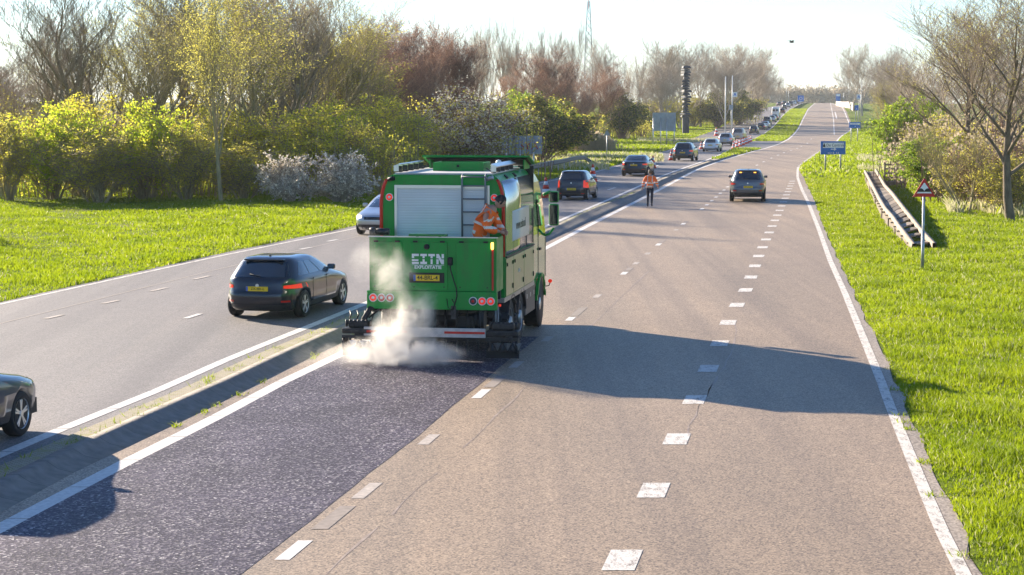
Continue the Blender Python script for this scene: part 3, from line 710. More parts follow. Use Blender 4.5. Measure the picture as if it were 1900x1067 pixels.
P_('bareA', 1740, 70, 190, 'slim bare tree behind the bright green bush', 160, g9)
P_('bareA', 1900, 60, 150, 'bare tree far back at the right picture edge', 240, g9)
P_('tanfarB', 1720, 110, 260, 'distant bare tree above the bright green bush', 160, g9)
P_('sapling', 1800, 225, 92, 'multi-stemmed bare sapling right of the warning sign', 130, g9)
P_('sapling', 1758, 250, 104, 'smaller multi-stemmed sapling above the warning sign', 70, g9)
# ---- undergrowth mass closing the woods, and the far wood
def mass(name, spots, leaf, bark, n, size, seed, label):
    rng = np.random.default_rng(seed); Ps = []; P0, P1 = [], []
    for (x, y, r, h) in spots:
        z0 = zg(x, y); m = int(n*r*h)
        u = rng.normal(size=(m, 3)); u /= np.linalg.norm(u, axis=1, keepdims=True); q = rng.random((m, 1))**.4
        p = u*q*np.array([[r, r, h/2]])+np.array([[x, y, z0+h/2]]); p[:, 2] = np.maximum(p[:, 2], z0); Ps.append(p)
        for k in range(int(8*r)):
            a = rng.uniform(-r, r, 2); b = a+rng.uniform(-.8, .8, 2); P0.append((x+a[0], y+a[1], z0)); P1.append((x+b[0], y+b[1], z0+h*rng.uniform(.6, 1.15)))
    V, Fc = leaves(np.concatenate(Ps), size, rng); mi = np.zeros(len(Fc), int)
    V2, F2 = tubes(P0, P1, np.full(len(P0), .03), np.full(len(P0), .008), 3)
    me = mesh_np(name, np.concatenate([V, V2]), np.concatenate([Fc, F2+len(V)]), [LM[leaf], BK[bark]], False, np.concatenate([mi, np.ones(len(F2), int)]))
    tag(link(bpy.data.objects.new(name, me)), label, None, None, 'stuff')
rs_ = random.Random(5)
mass('undergrowth', [(W(px, 200, D).x, D, rs_.uniform(1.6, 2.4), rs_.uniform(2.6, 4.2)) for px in range(-60, 760, 45) for D in (105+rs_.uniform(-1, 1), 112)], 'yellow', 'olive', 70, .11, 1, 'tangled undergrowth filling the left hedge')
mass('undergrowth', [(W(px, 200, D).x, D, rs_.uniform(2.5, 3.5), rs_.uniform(4, 6.5)) for px in range(-80, 1000, 60) for D in (128, 150)], 'olive', 'brown', 60, .13, 2, 'dense thicket behind the left hedge')
mass('undergrowth', [(W(px, 200, D).x, D, rs_.uniform(2, 3), rs_.uniform(3, 4.6)) for px in range(1715, 1960, 30) for D in (102 if px > 1780 else 118, 130)], 'tan', 'brown', 90, .14, 3, 'brown thicket behind the right-hand trees')
mass('undergrowth', [(W(px, 200, D).x, D, 4, rs_.uniform(3, 5)) for px in range(1010, 1385, 22) for D in ([310] if px < 1200 else [450])], 'olive', 'brown', 70, .2, 4, 'scrub behind the meadow in the distance')
mass('undergrowth', [(W(px, 200, D).x, D, 2.4, rs_.uniform(3, 5)) for px in range(1690, 1790, 22) for D in (200, 300)], 'olive', 'brown', 90, .15, 6, 'scrub in the distance behind the bright green bush')
def farwood():
    rng = np.random.default_rng(9); Ps = []
    P0, P1, A, B = [], [], [], []
    for D in (1250, 1500, 1900):
        for px in np.arange(1380, 1700, 3.0 if D < 1800 else 4):
            x = W(px, 200, D).x+rng.uniform(-3, 3); h = rng.uniform(.72, 1.1)*((190-163)/F*D+5+2)
            P0.append((x, D, -3)); P1.append((x+rng.uniform(-1, 1), D, h*.95)); A.append(.35); B.append(.08)
            m = 120; u = rng.normal(size=(m, 3)); u /= np.linalg.norm(u, axis=1, keepdims=True); q = rng.random((m, 1))**.45
            Ps.append(u*q*np.array([[4.5, 4, h*.42]])+np.array([[x, D, h*.58]]))
    V, Fc = leaves(np.concatenate(Ps), 1.1, rng); V2, F2 = tubes(P0, P1, np.array(A), np.array(B), 3)
    me = mesh_np('far_wood', np.concatenate([V, V2]), np.concatenate([Fc, F2+len(V)]), [LM['tan'], BK['pale']], False, np.concatenate([np.zeros(len(Fc), int), np.ones(len(F2), int)]))
    tag(link(bpy.data.objects.new('far_wood', me)), 'hazy wood closing the view beyond the crest of the road', None, None, 'stuff')
farwood()
# reeds
def reeds(name, cx, D, wpx, h, n, seed, label, depth=4):
    rng = np.random.default_rng(seed); x0 = W(cx, 200, D).x; wd = wpx/F*D
    X = x0+rng.normal(size=n)*wd*.28; Y = D+rng.uniform(-depth, depth, n); hh = h*(1-.5*((X-x0)/wd*1.6)**2).clip(.3, 1)*rng.uniform(.75, 1.1, n)
    Z = np.array([zg(a, b) for a, b in zip(X, Y)]); P0 = np.stack([X, Y, Z], 1); P1 = P0+np.stack([rng.normal(size=n)*.15, rng.normal(size=n)*.15, hh], 1)
    V, Fc = tubes(P0, P1, np.full(n, .02), np.full(n, .03), 3)
    LV, LF = leaves(P1, .28, rng)
    me = mesh_np(name, np.concatenate([V, LV]), np.concatenate([Fc, LF+len(V)]), [LM['straw']]); tag(link(bpy.data.objects.new(name, me)), label, None, None, 'stuff')
reeds('reeds', 1092, 222, 80, 2.0, 1500, 1, 'clump of pale dry reeds in front of the rusty tree')
# ------------------------------------------------------------------ grass blades on the near verges
M_BLADE = leafmat('grass_blade', (.17,.25,.006), (.34,.41,.012), .55, .5)
M_BLADE2 = leafmat('grass_blade_pale', (.50,.48,.25), (.66,.62,.40), .4, .5)
def blades(name, X, Y, h, wd, rng, label, pale=.03, lean=.35):
    n = len(X); Z = np.array([zg(a, b) for a, b in zip(X, Y)])-.01
    P = np.stack([X, Y, Z], 1); a = rng.uniform(0, 2*np.pi, n); side = np.stack([np.cos(a), np.sin(a), np.zeros(n)], 1)*(wd*(.6+.8*rng.random(n)))[:, None]
    ln = rng.normal(size=(n, 2))*lean; hh = h*(.45+rng.random(n)*.9)
    mid = P+np.stack([ln[:, 0]*hh*.35, ln[:, 1]*hh*.35, hh*.6], 1); tip = P+np.stack([ln[:, 0]*hh, ln[:, 1]*hh, hh], 1)
    V = np.stack([P-side, P+side, mid+side*.7, mid-side*.7, tip+side*.12, tip-side*.12], 1).reshape(-1, 3)
    i = (np.arange(n)*6)[:, None]; Fc = np.concatenate([np.concatenate([i, i+1, i+2, i+3], 1), np.concatenate([i+3, i+2, i+4, i+5], 1)])
    pl = (rng.random(n) < pale).astype(int); me = mesh_np(name, V, Fc, [M_BLADE, M_BLADE2], False, np.concatenate([pl, pl]))
    return tag(link(bpy.data.objects.new(name, me)), label, None, None, 'stuff')
def clumpy(X, Y, rng, s=1.0):
    v = np.sin(X*2.1*s+Y*.9*s)+np.sin(X*.7*s-Y*1.7*s+1)+np.sin(X*4.3*s+Y*3.1*s+2)*.7
    return v
rg = np.random.default_rng(77)
def scatter_right(y0, y1, dens, wide):
    Ys, Xs = [], []
    Y = y0
    while Y < y1:
        dy = .5; r = RP(Y); xr = (1930-CX)/F*Y*1.005+.3; wdt = max(xr-r, 0)
        n = int(wdt*dy*dens(Y)); Xs.append(r+.05+(rg.random(n)**1.0)*wdt); Ys.append(Y+rg.random(n)*dy); Y += dy
    return np.concatenate(Xs), np.concatenate(Ys)
X, Y = scatter_right(17, 135, lambda Y: 1300*min(1, (30/Y)**1.5), 0)
jag = np.array([RP(y) for y in Y]); c_ = clumpy(X, Y, rg)
hh = (.11+.035*c_.clip(-1, 2))*np.interp(X-jag, [0, .5, 3], [.45, .85, 1]); k = rg.random(len(X)) < (.85+.15*np.tanh(c_))
blades('grass', X[k], Y[k], hh[k], np.interp(Y[k], [17, 60, 140], [.006, .014, .030]), rg, 'long bright green grass on the right verge', .05)
# left meadow
Ys, Xs = [], []; Yv = 38.0
while Yv < 150:
    lp = LP(Yv); xl = -(960)/F*Yv*1.01-.5; wdt = max(lp-xl, 0); n = int(wdt*.5*210*min(1, (60/Yv)**1.3)); Xs.append(lp+.05-rg.random(n)*wdt); Ys.append(Yv+rg.random(n)*.5); Yv += .5
X = np.concatenate(Xs); Y = np.concatenate(Ys); c_ = clumpy(X, Y, rg, .6); k = rg.random(len(X)) < (.85+.15*np.tanh(c_))
blades('grass', X[k], Y[k], .095+.03*c_[k].clip(-1, 2), np.interp(Y[k], [38, 90, 150], [.014, .028, .045]), rg, 'sunlit short grass of the left meadow', .02)
# far verges and the green island between the carriageways: coarser tufts
Xs, Ys = [], []
for (a, b, fa_, fb_, dn) in [(135, 420, RP, lambda Y: min(RP(Y)+22, (1760-CX)/F*Y), 10), (150, 480, lambda Y: LP(Y)-34, LP, 9), (186, yA-1, lambda Y: L2(Y)+.4 if Y > 205 else KT(Y)-.9, lambda Y: R1(Y)-.3 if Y > 205 else KT(Y)-.1, 30), (yB+1, 640, lambda Y: L2(Y)+.35, lambda Y: R1(Y)-.3, 12)]:
    Yv = a
    while Yv < b:
        x0, x1 = fa_(Yv), fb_(Yv); n = int(max(x1-x0, 0)*1.0*dn); Xs.append(x0+rg.random(n)*(x1-x0)); Ys.append(Yv+rg.random(n)); Yv += 1
X = np.concatenate(Xs); Y = np.concatenate(Ys); blades('grass', X, Y, np.full(len(X), .20), np.full(len(X), .08), rg, 'coarse grass on the distant verges and the green island', .05)
# weeds in the median joints and at the kerb foot
wx, wy = [], []
rw = random.Random(4)
for i in range(300):
    Yq = rw.uniform(18, 110); a, b = L2(Yq)+.45, KT(Yq)-.1
    cx_ = a+(b-a)*rw.random(); m = rw.randint(6, 45)
    for j in range(m): wx.append(cx_+rw.gauss(0, .06)); wy.append(Yq+rw.gauss(0, .10))
for i in range(26):
    Yq = rw.uniform(18, 40); cx_ = R2(Yq)+rw.uniform(.1, .6); 
    for j in range(30): wx.append(cx_+rw.gauss(0, .07)); wy.append(Yq+rw.gauss(0, .08))
for i in range(14):
    Yq = rw.uniform(24, 60); cx_ = KB(Yq)+rw.uniform(.0, .12)
    for j in range(24): wx.append(cx_+rw.gauss(0, .04)); wy.append(Yq+rw.gauss(0, .12))
X = np.array(wx); Y = np.array(wy)
o = blades('weeds', X, Y, np.full(len(X), .07), np.full(len(X), .009), rg, 'small weeds in the joints of the median and the shoulder', .05, .8)
co = np.empty(len(o.data.vertices)*3, dtype=np.float32); o.data.vertices.foreach_get('co', co); c3 = co.reshape(-1, 3)
c3[:, 2] += .055*(c3[:, 0] < 0)*(c3[:, 2] > .2); o.data.vertices.foreach_set('co', c3.ravel())

# strips of dry pale grass
Xs, Ys, Hs = [], [], []
for (px0, px1, D0, D1, n, h_) in [(960, 1230, 176, 205, 9000, .34), (1000, 1130, 150, 172, 3500, .3), (1590, 1690, 150, 215, 6000, .3), (1760, 1910, 90, 97, 2500, .5), (1180, 1330, 285, 310, 4000, .4)]:
    for k in range(n):
        D = rw.uniform(D0, D1); px = rw.uniform(px0, px1); 
        if math.sin(px*.05+D*.3)+math.sin(px*.021-D*.17) < rw.uniform(-.9, .6): continue
        Xs.append((px-CX)/F*D); Ys.append(D); Hs.append(h_*rw.uniform(.6, 1.2))
Xs, Ys = np.array(Xs), np.array(Ys); n_ = blades('dry_grass', Xs, Ys, np.array(Hs), np.full(len(Xs), .05), rg, 'patches of dry straw-coloured grass on the verges', .85)
# ------------------------------------------------------------------ shared object materials
def grimy_green():
    m, t, b = nodes_of('paint_green_grimy')
    base = mixc(t, noise(t, 1.6, 3), (.001,.24,.026), (.003,.30,.038))
    f = ramp(t, noise(t, 4.5, 7, .72, (1, 1, .22)), [(.50, (0,0,0)), (.72, (.42,.42,.42))])
    t.links.new(mixc(t, f, base, (.05,.06,.035)), b.inputs['Base Color'])
    t.links.new(ramp(t, noise(t, 3, 5, .7), [(.3, (.35,)*3), (.7, (.65,)*3)]), b.inputs['Roughness'])
    b.inputs['Coat Weight'].default_value = .15; b.inputs['Specular IOR Level'].default_value = .4
    bp = N(t, 'ShaderNodeBump'); bp.inputs['Strength'].default_value = .12; bp.inputs['Distance'].default_value = .02; t.links.new(noise(t, 2.2, 2), bp.inputs['Height']); t.links.new(bp.outputs[0], b.inputs['Normal'])
    return m
GREEN = grimy_green()
GREEND = mat('paint_green_dark', (.003,.20,.03), .3, coat=.5, noise=.12, nscale=3)
GREENL = mat('cab_green', (.07,.38,.10), .22, coat=1)
BLACK = mat('black_rubber', (.012,.012,.013), .7)
DARK = mat('dark_plastic', (.028,.029,.032), .5)
DARKM = mat('dark_metal', (.05,.052,.055), .4, .6, noise=.4, nscale=20)
GREYM = mat('grey_metal', (.36,.37,.38), .38, .7, noise=.15, nscale=8)
SILVER = mat('aluminium', (.68,.69,.69), .3, .85)
GALV = mat('galvanised', (.42,.44,.45), .5, .6, noise=.2, nscale=6)
WHITE = mat('white_plastic', (.78,.78,.76), .4)
ORANGE = mat('hivis_orange', (1.0,.17,.015), .75, noise=.15, nscale=14, bump=.6, bscale=12)
REFL = mat('reflective_silver', (.72,.71,.62), .45)
REDR = mat('red_reflector', (.62,.025,.01), .4)
REDL = mat('red_lens', (.60,.02,.012), .15, coat=1)
REDLIT = mat('red_lens_lit', (.7,.03,.02), .2, emit=(1,.05,.02), es=.16)
AMBER = mat('amber_lens', (.9,.35,.02), .2, coat=1)
AMBERLIT = mat('amber_lamp_lit', (1,.55,.1), .3, emit=(1,.5,.08), es=1.6)
WHITELIT = mat('head_lamp_lit', (1,.95,.85), .3, emit=(1,.93,.75), es=1.2)
YELLOWP = mat('plate_yellow', (.80,.55,.01), .5)
BLUEP = mat('plate_blue', (.02,.10,.45), .5)
INK = mat('ink_black', (.02,.02,.02), .6)
GLASS = mat('dark_glass', (.012,.02,.028), .03, coat=1, spec=.8)
GLASSB = mat('sky_glass', (.02,.045,.075), .02, coat=1, spec=1)
TROUS = mat('trousers_navy', (.012,.014,.028), .85)
SKIN = mat('skin', (.46,.26,.18), .55)
HAIRD = mat('hair_dark', (.016,.011,.009), .65)
HAIRB = mat('hair_brown', (.10,.06,.03), .7)
BOOT = mat('boot_leather', (.045,.035,.028), .6)
def text(body, size, mat_, parent, loc, rot, name='lettering', ext=.002, align='CENTER', sx=1, label=None, bold=0):
    cu = bpy.data.curves.new(name, 'FONT'); cu.body = body; cu.size = size; cu.extrude = ext; cu.align_x = align; cu.align_y = 'CENTER'; cu.offset = bold
    to = bpy.data.objects.new(name, cu); C.objects.link(to); dg = bpy.context.evaluated_depsgraph_get()
    me = bpy.data.meshes.new_from_object(to.evaluated_get(dg)); C.objects.unlink(to); bpy.data.objects.remove(to)
    me.materials.clear(); me.materials.append(mat_)
    o = bpy.data.objects.new(name, me); link(o, parent); o.location = loc; o.rotation_euler = rot; o.scale = (sx, 1, 1)
    if label: o['label'] = label
    return o
# a rear face text: reads left to right along +x, faces -y
REAR = (math.pi/2, 0, 0)
def wheel_mesh(parent, loc, r, wd, side, rimm=SILVER, spokes=5, heavy=False, flip=False, rimr=.62):
    """one wheel: tyre mesh named wheel with its rim as child; axle along x"""
    m = MB(); m.lathe([(r*rimr, -wd/2+.02), (r*.93, -wd/2), (r, -wd/2+.035), (r, wd/2-.035), (r*.93, wd/2), (r*rimr, wd/2-.02)], (0,0,0), 'x', 36)
    if heavy:
        for k in range(40):
            a = 2*math.pi*k/40; m.box((wd*.30*(1 if k % 2 else -1), math.cos(a)*r, math.sin(a)*r), (wd*.38, .03, .02), Matrix.Rotation(a-math.pi/2, 3, 'X'))
    wo = m.build('wheel', BLACK, parent, loc=loc)
    q = MB(); s = side
    q.lathe([(r*rimr, s*(wd/2-.005)), (r*(rimr-.04), s*(wd/2-.03)), (r*(rimr-.07), s*(wd/2-.09)), (.02, s*(wd/2-.10))], (0,0,0), 'x', 32, closed=False)
    if heavy:
        q.lathe([(r*.30, s*(wd/2-.09)), (r*.27, s*(wd/2+.01)), (.05, s*(wd/2+.03)), (.01, s*(wd/2+.03))], (0,0,0), 'x', 20, closed=False)
        for k in range(10):
            a = 2*math.pi*k/10; q.cyl((s*(wd/2-.07), math.cos(a)*r*.42, math.sin(a)*r*.42), (1,0,0), .022, .05, 8)
    else:
        for k in range(spokes):
            a = 2*math.pi*k/spokes+.3
            for da in (-.13, .13):
                q.box((s*(wd/2-.03), math.cos(a+da)*r*.33, math.sin(a+da)*r*.33), (.03, .032, r*.56), Matrix.Rotation(a+da-math.pi/2, 3, 'X'), .004)
        q.cyl((s*(wd/2-.03), 0, 0), (1,0,0), r*.14, .05, 14)
    q.build('rim', rimm, wo)
    if not heavy:
        b = MB(); b.cyl((s*(wd/2-.11), 0, 0), (1,0,0), r*(rimr-.10), .02, 20); b.build('brake_disc', DARKM, wo)
    return wo
# ------------------------------------------------------------------ the spraying truck
TO = (-1.40, 40.2); TYAW = -R(9)
truck = empty('spraying_truck', (TO[0], TO[1], .012), TYAW, 'green road-spraying lorry with a roller shutter on its back, steaming over the wet lane', 'truck')
# body shell with rounded upper corners
def body_outline(w=1.27, zb=1.12, z1=2.95, zt=3.58, rx=.25):
    pts = [(-w, zb), (-w, z1)]
    for k in range(1, 9):
        a = math.pi/2*k/9; pts.append((-w+rx*(1-math.cos(a)), z1+(zt-z1)*math.sin(a)))
    pts.append((-w+rx, zt)); right = [(-x, z) for x, z in pts[::-1]]
    return pts+right
m = MB(); m.prism(body_outline(), 0, 3.9); body = m.build('body', GREEN, truck)
# polished side panels following the curve
def side_sheet(s, y0, y1, z0, off, name, material, ztop=3.46, parent=body):
    ol = [p for p in body_outline() if p[0] > 0]; ol = sorted(ol, key=lambda p: p[1]); zs = [z for x, z in ol]; xs = [x for x, z in ol]
    def X(z): return float(np.interp(z, zs, xs))
    V, Fc = [], []; n = 16
    for i in range(n+1):
        z = z0+(ztop-z0)*i/n
        for y in (y0, y1): V.append((s*(X(z)+off), y, z))
    for i in range(n): a = 2*i; Fc.append((a, a+1, a+3, a+2))
    me = mesh_np(name, V, Fc, [material], True); o = link(bpy.data.objects.new(name, me), parent)
    md = o.modifiers.new('s', 'SOLIDIFY'); md.thickness = .004; md.offset = 0
    return o
PANEL = mat('polished_panel', (.70,.72,.70), .10, .85)
for s in (1, -1):
    side_sheet(s, .12, 3.84, 1.97, .008, 'side_panel', PANEL)
    side_sheet(s, .9, 3.2, 2.2, .014, 'banner', mat('banner_white', (.70,.70,.66), .3), 2.82)
    for k in range(4):
        m = MB(); m.box((s*1.281, .12+.93*(k+1)-.0, 2.35), (.006, .012, .75)); m.build('panel_seam', DARKM, body)
text('www.eitn.nl', .27, mat('lettering_grey', (.12,.13,.10), .5), body, (1.292, 2.0, 2.5), (math.pi/2, 0, math.pi/2), 'lettering')
text('www.eitn.nl', .27, MATS['lettering_grey'], body, (-1.292, 2.0, 2.5), (math.pi/2, 0, -math.pi/2), 'lettering')
# lower cabinets
for s in (1, -1):
    for (a, b_) in ((.05, 1.0), (1.03, 2.42), (2.45, 3.88)):
        m = MB(); m.box((s*1.275, (a+b_)/2, 1.52), (.035, b_-a, .76), bevel=.008); cd = m.build('cabinet_door', GREEND, truck)
        m = MB(); m.box((s*1.30, a+.12, 1.78), (.02, .03, .07)); m.box((s*1.30, b_-.12, 1.78), (.02, .03, .07)); m.box((s*1.30, b_-.12, 1.30), (.02, .03, .10)); m.build('latch', BLACK, cd)
    m = MB(); m.box((s*1.285, 1.97, 1.935), (.05, 3.8, .03)); m.build('ledge', DARK, truck)
    text('eitn', .14, WHITE, truck, (s*1.298, 1.75, 1.55), (math.pi/2, 0, s*math.pi/2), 'small_lettering')
m = MB(); m.box((0, 1.95, 1.08), (2.56, 4.1, .09)); m.build('subframe', GREYM, truck)
m = MB()
for s in (-1, 1): m.box((s*.43, 2.6, .93), (.10, 7.4, .26))
for y in (-.6, .3, 1.65, 3.1, 4.3): m.box((0, y, .93), (.8, .12, .2))
m.box((0, 1.0, .55), (1.9, .16, .16)); m.box((0, 2.3, .55), (1.9, .16, .16)); m.box((0, 5.1, .5), (1.9, .14, .14))
m.box((0, 1.7, .78), (1.2, 2.6, .3)); m.build('chassis', DARKM, truck)
for y in (1.0, 2.3):
    for s in (-1, 1): wheel_mesh(truck, (s*1.05, y, .51), .51, .36, s, GREYM, heavy=True)
for s in (-1, 1): wheel_mesh(truck, (s*1.08, 5.1, .51), .51, .32, s, SILVER, heavy=True)
for y in (1.0, 2.3):
    for s in (-1, 1):
        m = MB(); n = 12; V = []
        for k in range(n+1):
            a = math.radians(15+150*k/n); V.append((y+math.cos(a)*.61, .51+math.sin(a)*.61))
        for (ya, za), (yb, zb) in zip(V, V[1:]):
            m.quad((s*.86, ya, za), (s*1.26, ya, za), (s*1.26, yb, zb), (s*.86, yb, zb))
            m.quad((s*1.26, ya, za), (s*1.26, ya+(ya-y)*-.08, za-.05), (s*1.26, yb+(yb-y)*-.08, zb-.05), (s*1.26, yb, zb))
        o = m.build('mudguard', DARK, truck); md = o.modifiers.new('s', 'SOLIDIFY'); md.thickness = .02
for s in (-1, 1):
    m = MB(); m.box((s*1.20, 3.62, .76), (.10, 1.38, .60), bevel=.02); o = m.build('side_skirt', mat('skirt_grey', (.10,.085,.08), .5), truck)
    for yy in (3.1, 3.6, 4.1): 
        m = MB(); m.box((s*1.256, yy, .86), (.012, .05, .09)); m.build('skirt_clip', SILVER, o)
# rear wall details
sh = MB(); z = 1.5
while z < 3.28:
    sh.quad((-.92, -.012, z), (.92, -.012, z), (.92, -.0145, z+.012), (-.92, -.0145, z+.012)); sh.quad((-.92, -.0145, z+.012), (.92, -.0145, z+.012), (.92, -.0145, z+.040), (-.92, -.0145, z+.040)); sh.quad((-.92, -.0145, z+.040), (.92, -.0145, z+.040), (.92, -.012, z+.052), (-.92, -.012, z+.052)); z += .052
shut = sh.build('roller_shutter', mat('shutter_silver', (.62,.66,.68), .42, .35, noise=.10, nscale=1.2), truck)
m = MB()
for s in (-1, 1): m.box((s*.945, -.02, 2.4), (.05, .045, 1.86))
m.box((0, -.02, 3.345), (1.94, .05, .06)); m.build('shutter_frame', SILVER, shut)
for s in (-1, 1):       # red contour strips
    ol = sorted([p for p in body_outline() if p[0] > 0], key=lambda p: p[1]); ol = [(x, z) for x, z in ol if z < 3.50]; ol = [(1.27, 1.95)]+[p for p in ol if p[1] > 1.96]
    V, Fc = [], []
    for x, z in ol: V += [(s*(x+.012), -.016, z), (s*(x-.055), -.016, z-.0)]
    n0 = len(V)
    for i in range(len(ol)-1): Fc.append((2*i, 2*i+1, 2*i+3, 2*i+2))
    o = link(bpy.data.objects.new('reflective_strip', mesh_np('strip', V, Fc, [REDR])), truck); md = o.modifiers.new('s', 'SOLIDIFY'); md.thickness = .012
def round_lamp(parent, x, y, z, r, lit, name='rear_lamp', ring=WHITE):
    m = MB(); m.lathe([(r, y), (r, y-.02), (r*.82, y-.03), (r*.82, y-.012)], (x, 0, z), 'y', 24, closed=True); o = m.build(name, ring, parent)
    m = MB(); m.lathe([(r*.8, y-.014), (r*.8, y-.024), (r*.3, y-.03), (.002, y-.03)], (x, 0, z), 'y', 24); m.build('lens', REDLIT if lit == 2 else (REDL if lit else DARK), o)
    m = MB(); m.lathe([(r*.34, y-.030), (r*.34, y-.036), (.002, y-.036)], (x, 0, z), 'y', 16); m.build('lens_centre', WHITE if lit else REDL, o)
    return o
round_lamp(truck, -1.08, 0, 3.13, .078, 2, 'marker_lamp'); round_lamp(truck, 1.06, 0, 3.13, .078, 2, 'marker_lamp')
m = MB(); m.cyl((-1.02, -.10, 3.50), (1, -.3, .25), .045, .13, 14); m.box((-1.0, -.03, 3.5), (.04, .08, .04)); m.build('work_lamp', BLACK, truck)
m = MB(); m.cyl((.98, -.10, 3.52), (1, -.3, .35), .04, .16, 14); m.box((.96, -.03, 3.5), (.04, .08, .04)); m.build('work_lamp', GREYM, truck)
# ladder
m = MB()
for x in (.43, .90): m.tube([(x, -.13, 1.4), (x, -.13, 3.48), (x, -.12, 3.55), (x, -.02, 3.60)], .021, 8)
m.build('ladder', mat('ladder_grey', (.16,.18,.20), .45, .3), truck); ladder = [o for o in C.objects if o.name.startswith('ladder')][0]
m = MB()
for z in (1.55, 1.81, 2.07, 2.33, 2.59, 2.85, 3.11, 3.37, 3.55): m.tube([(.43, -.13, z), (.90, -.13, z)], .017, 6)
m.build('rungs', MATS['ladder_grey'], ladder)
# roof
m = MB(); m.box((0, 1.95, 3.60), (1.98, 3.74, .03)); m.build('roof_deck', mat('roof_deck', (.52,.50,.49), .6, .2, noise=.12, nscale=3), truck)
for s in (-1, 1):
    m = MB(); x = s*1.0
    m.box((x, 1.55, 3.76), (.13, 2.5, .022), Matrix.Rotation(s*.45, 3, 'Y')); m.box((x-s*.0, .28, 3.70), (.10, .02, .12))
    o = m.build('roof_rail', SILVER, truck)
    m = MB()
    for k in range(5): m.box((x-s*.03, .45+k*.55, 3.68), (.10, .03, .13)); m.box((x-s*.12, .50+k*.55, 3.66), (.16, .02, .02), Matrix.Rotation(s*.6, 3, 'Y'))
    m.build('rail_bracket', DARKM, o)
m = MB()
for (cx_, cy_, dx, dy) in ((.08, 1.35, 1.06, .04), (.08, 2.15, 1.06, .04), (-.43, 1.75, .04, .76), (.59, 1.75, .04, .76)): m.box((cx_, cy_, 3.70), (dx, dy, .18))
hatch = m.build('roof_hatch', GREEN, truck); m = MB(); m.box((.08, 1.75, 3.72), (.97, .75, .02)); m.build('hatch_lid', DARK, hatch); m = MB(); m.box((.08, 1.32, 3.72), (.05, .03, .05)); m.build('hatch_latch', BLACK, hatch)
rt = Matrix.Rotation(-R(13), 3, 'X')
m = MB(); m.box((.16, 3.35, 3.79), (2.34, .80, .035), rt); lid = m.build('raised_lid', GREEN, truck)
m = MB(); m.box((.16, 3.38, 3.755), (2.20, .70, .02), rt); m.build('lid_underside', BLACK, lid)
m = MB()
for x in (-.85, 1.2): m.prism([(x-.012, 3.60), (x+.012, 3.60), (x+.012, 3.80), (x-.012, 3.80)], 3.0, 3.75)
m.build('lid_gusset', GREEN, lid)
m = MB(); m.lathe([(.001, 3.66), (.05, 3.68), (.07, 3.73), (.05, 3.78), (.001, 3.80)], (.72, 2.6, .02), 'z', 16); m.build('roof_beacon', WHITE, truck)
for yy in (1.0, 2.1): 
    m = MB(); m.box((1.12, yy, 3.50), (.10, .16, .08), Matrix.Rotation(.7, 3, 'Y')); m.build('work_lamp', BLACK, truck)
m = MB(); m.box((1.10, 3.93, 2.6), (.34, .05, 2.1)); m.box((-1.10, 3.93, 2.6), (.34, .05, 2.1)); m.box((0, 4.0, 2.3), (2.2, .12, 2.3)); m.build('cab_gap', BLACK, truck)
# cab
cb = MB()
def cab_ring(z, y0, y1, w, zz=None):
    return [(-w, y0), (-w, y1-.3), (-w+.10, y1-.08), (-w+.32, y1), (w-.32, y1), (w-.10, y1-.08), (w, y1-.3), (w, y0)], z
rings = [cab_ring(*a) for a in ((.55, 4.18, 6.30, 1.20), (1.1, 4.15, 6.38, 1.235), (1.9, 4.15, 6.38, 1.235), (2.1, 4.15, 6.36, 1.23), (2.95, 4.15, 6.10, 1.17), (3.25, 4.15, 5.95, 1.13), (3.5, 4.22, 5.55, 1.05), (3.62, 4.4, 5.1, .85))]
rv = [[cb.bm.verts.new((x, y, z)) for x, y in r] for r, z in rings]
for A, B in zip(rv, rv[1:]):
    for k in range(8):
        f = cb.bm.faces.new((A[k], A[(k+1) % 8], B[(k+1) % 8], B[k])); f.smooth = k in (1, 2, 4, 5)
cb.bm.faces.new(rv[-1]); cb.bm.faces.new(rv[0][::-1]); cab = cb.build('cab', GREENL, truck)
for s in (-1, 1):
    m = MB(); m.quad((s*1.242, 4.95, 2.02), (s*1.242, 6.02, 2.02), (s*1.195, 5.80, 2.85), (s*1.20, 4.95, 2.85)); m.build('side_window', GLASS, cab)
    m = MB(); m.box((s*1.243, 4.9, 1.5), (.008, .012, 1.9)); m.box((s*1.243, 6.05, 1.5), (.008, .012, .9)); m.build('door_seam', INK, cab)
    m = MB(); m.box((s*1.26, 5.05, 1.75), (.03, .18, .05)); m.build('door_handle', BLACK, cab)
    m = MB(); n = 14     # wheel arch in brighter green with dark opening
    m.lathe([(.0, s*1.238), (.60, s*1.238), (.60, s*1.246), (.0, s*1.246)], (0, 5.1, .55), 'x', 28); m.build('wheel_arch', BLACK, cab)
    m = MB(); V = [(5.1+math.cos(R(8+164*k/n))*.66, .55+math.sin(R(8+164*k/n))*.66) for k in range(n+1)]
    for (ya, za), (yb, zb) in zip(V, V[1:]):
        m.quad((s*1.24, ya, za), (s*1.285, ya, za), (s*1.285, yb, zb), (s*1.24, yb, zb)); c1 = 5.1; f1 = .88
        m.quad((s*1.285, ya, za), (s*1.285, c1+(ya-c1)*f1, .55+(za-.55)*f1), (s*1.285, c1+(yb-c1)*f1, .55+(zb-.55)*f1), (s*1.285, yb, zb))
    o = m.build('arch_trim', GREEN, cab)
    md = o.modifiers.new('s', 'SOLIDIFY'); md.thickness = .015
m = MB(); m.quad((-1.0, 6.375, 2.1), (1.0, 6.375, 2.1), (.95, 6.13, 2.95), (-.95, 6.13, 2.95)); m.build('windscreen', GLASS, cab)
m = MB(); m.box((0, 6.40, .75), (2.3, .14, .45), bevel=.03); m.build('front_bumper', GREEN, truck)
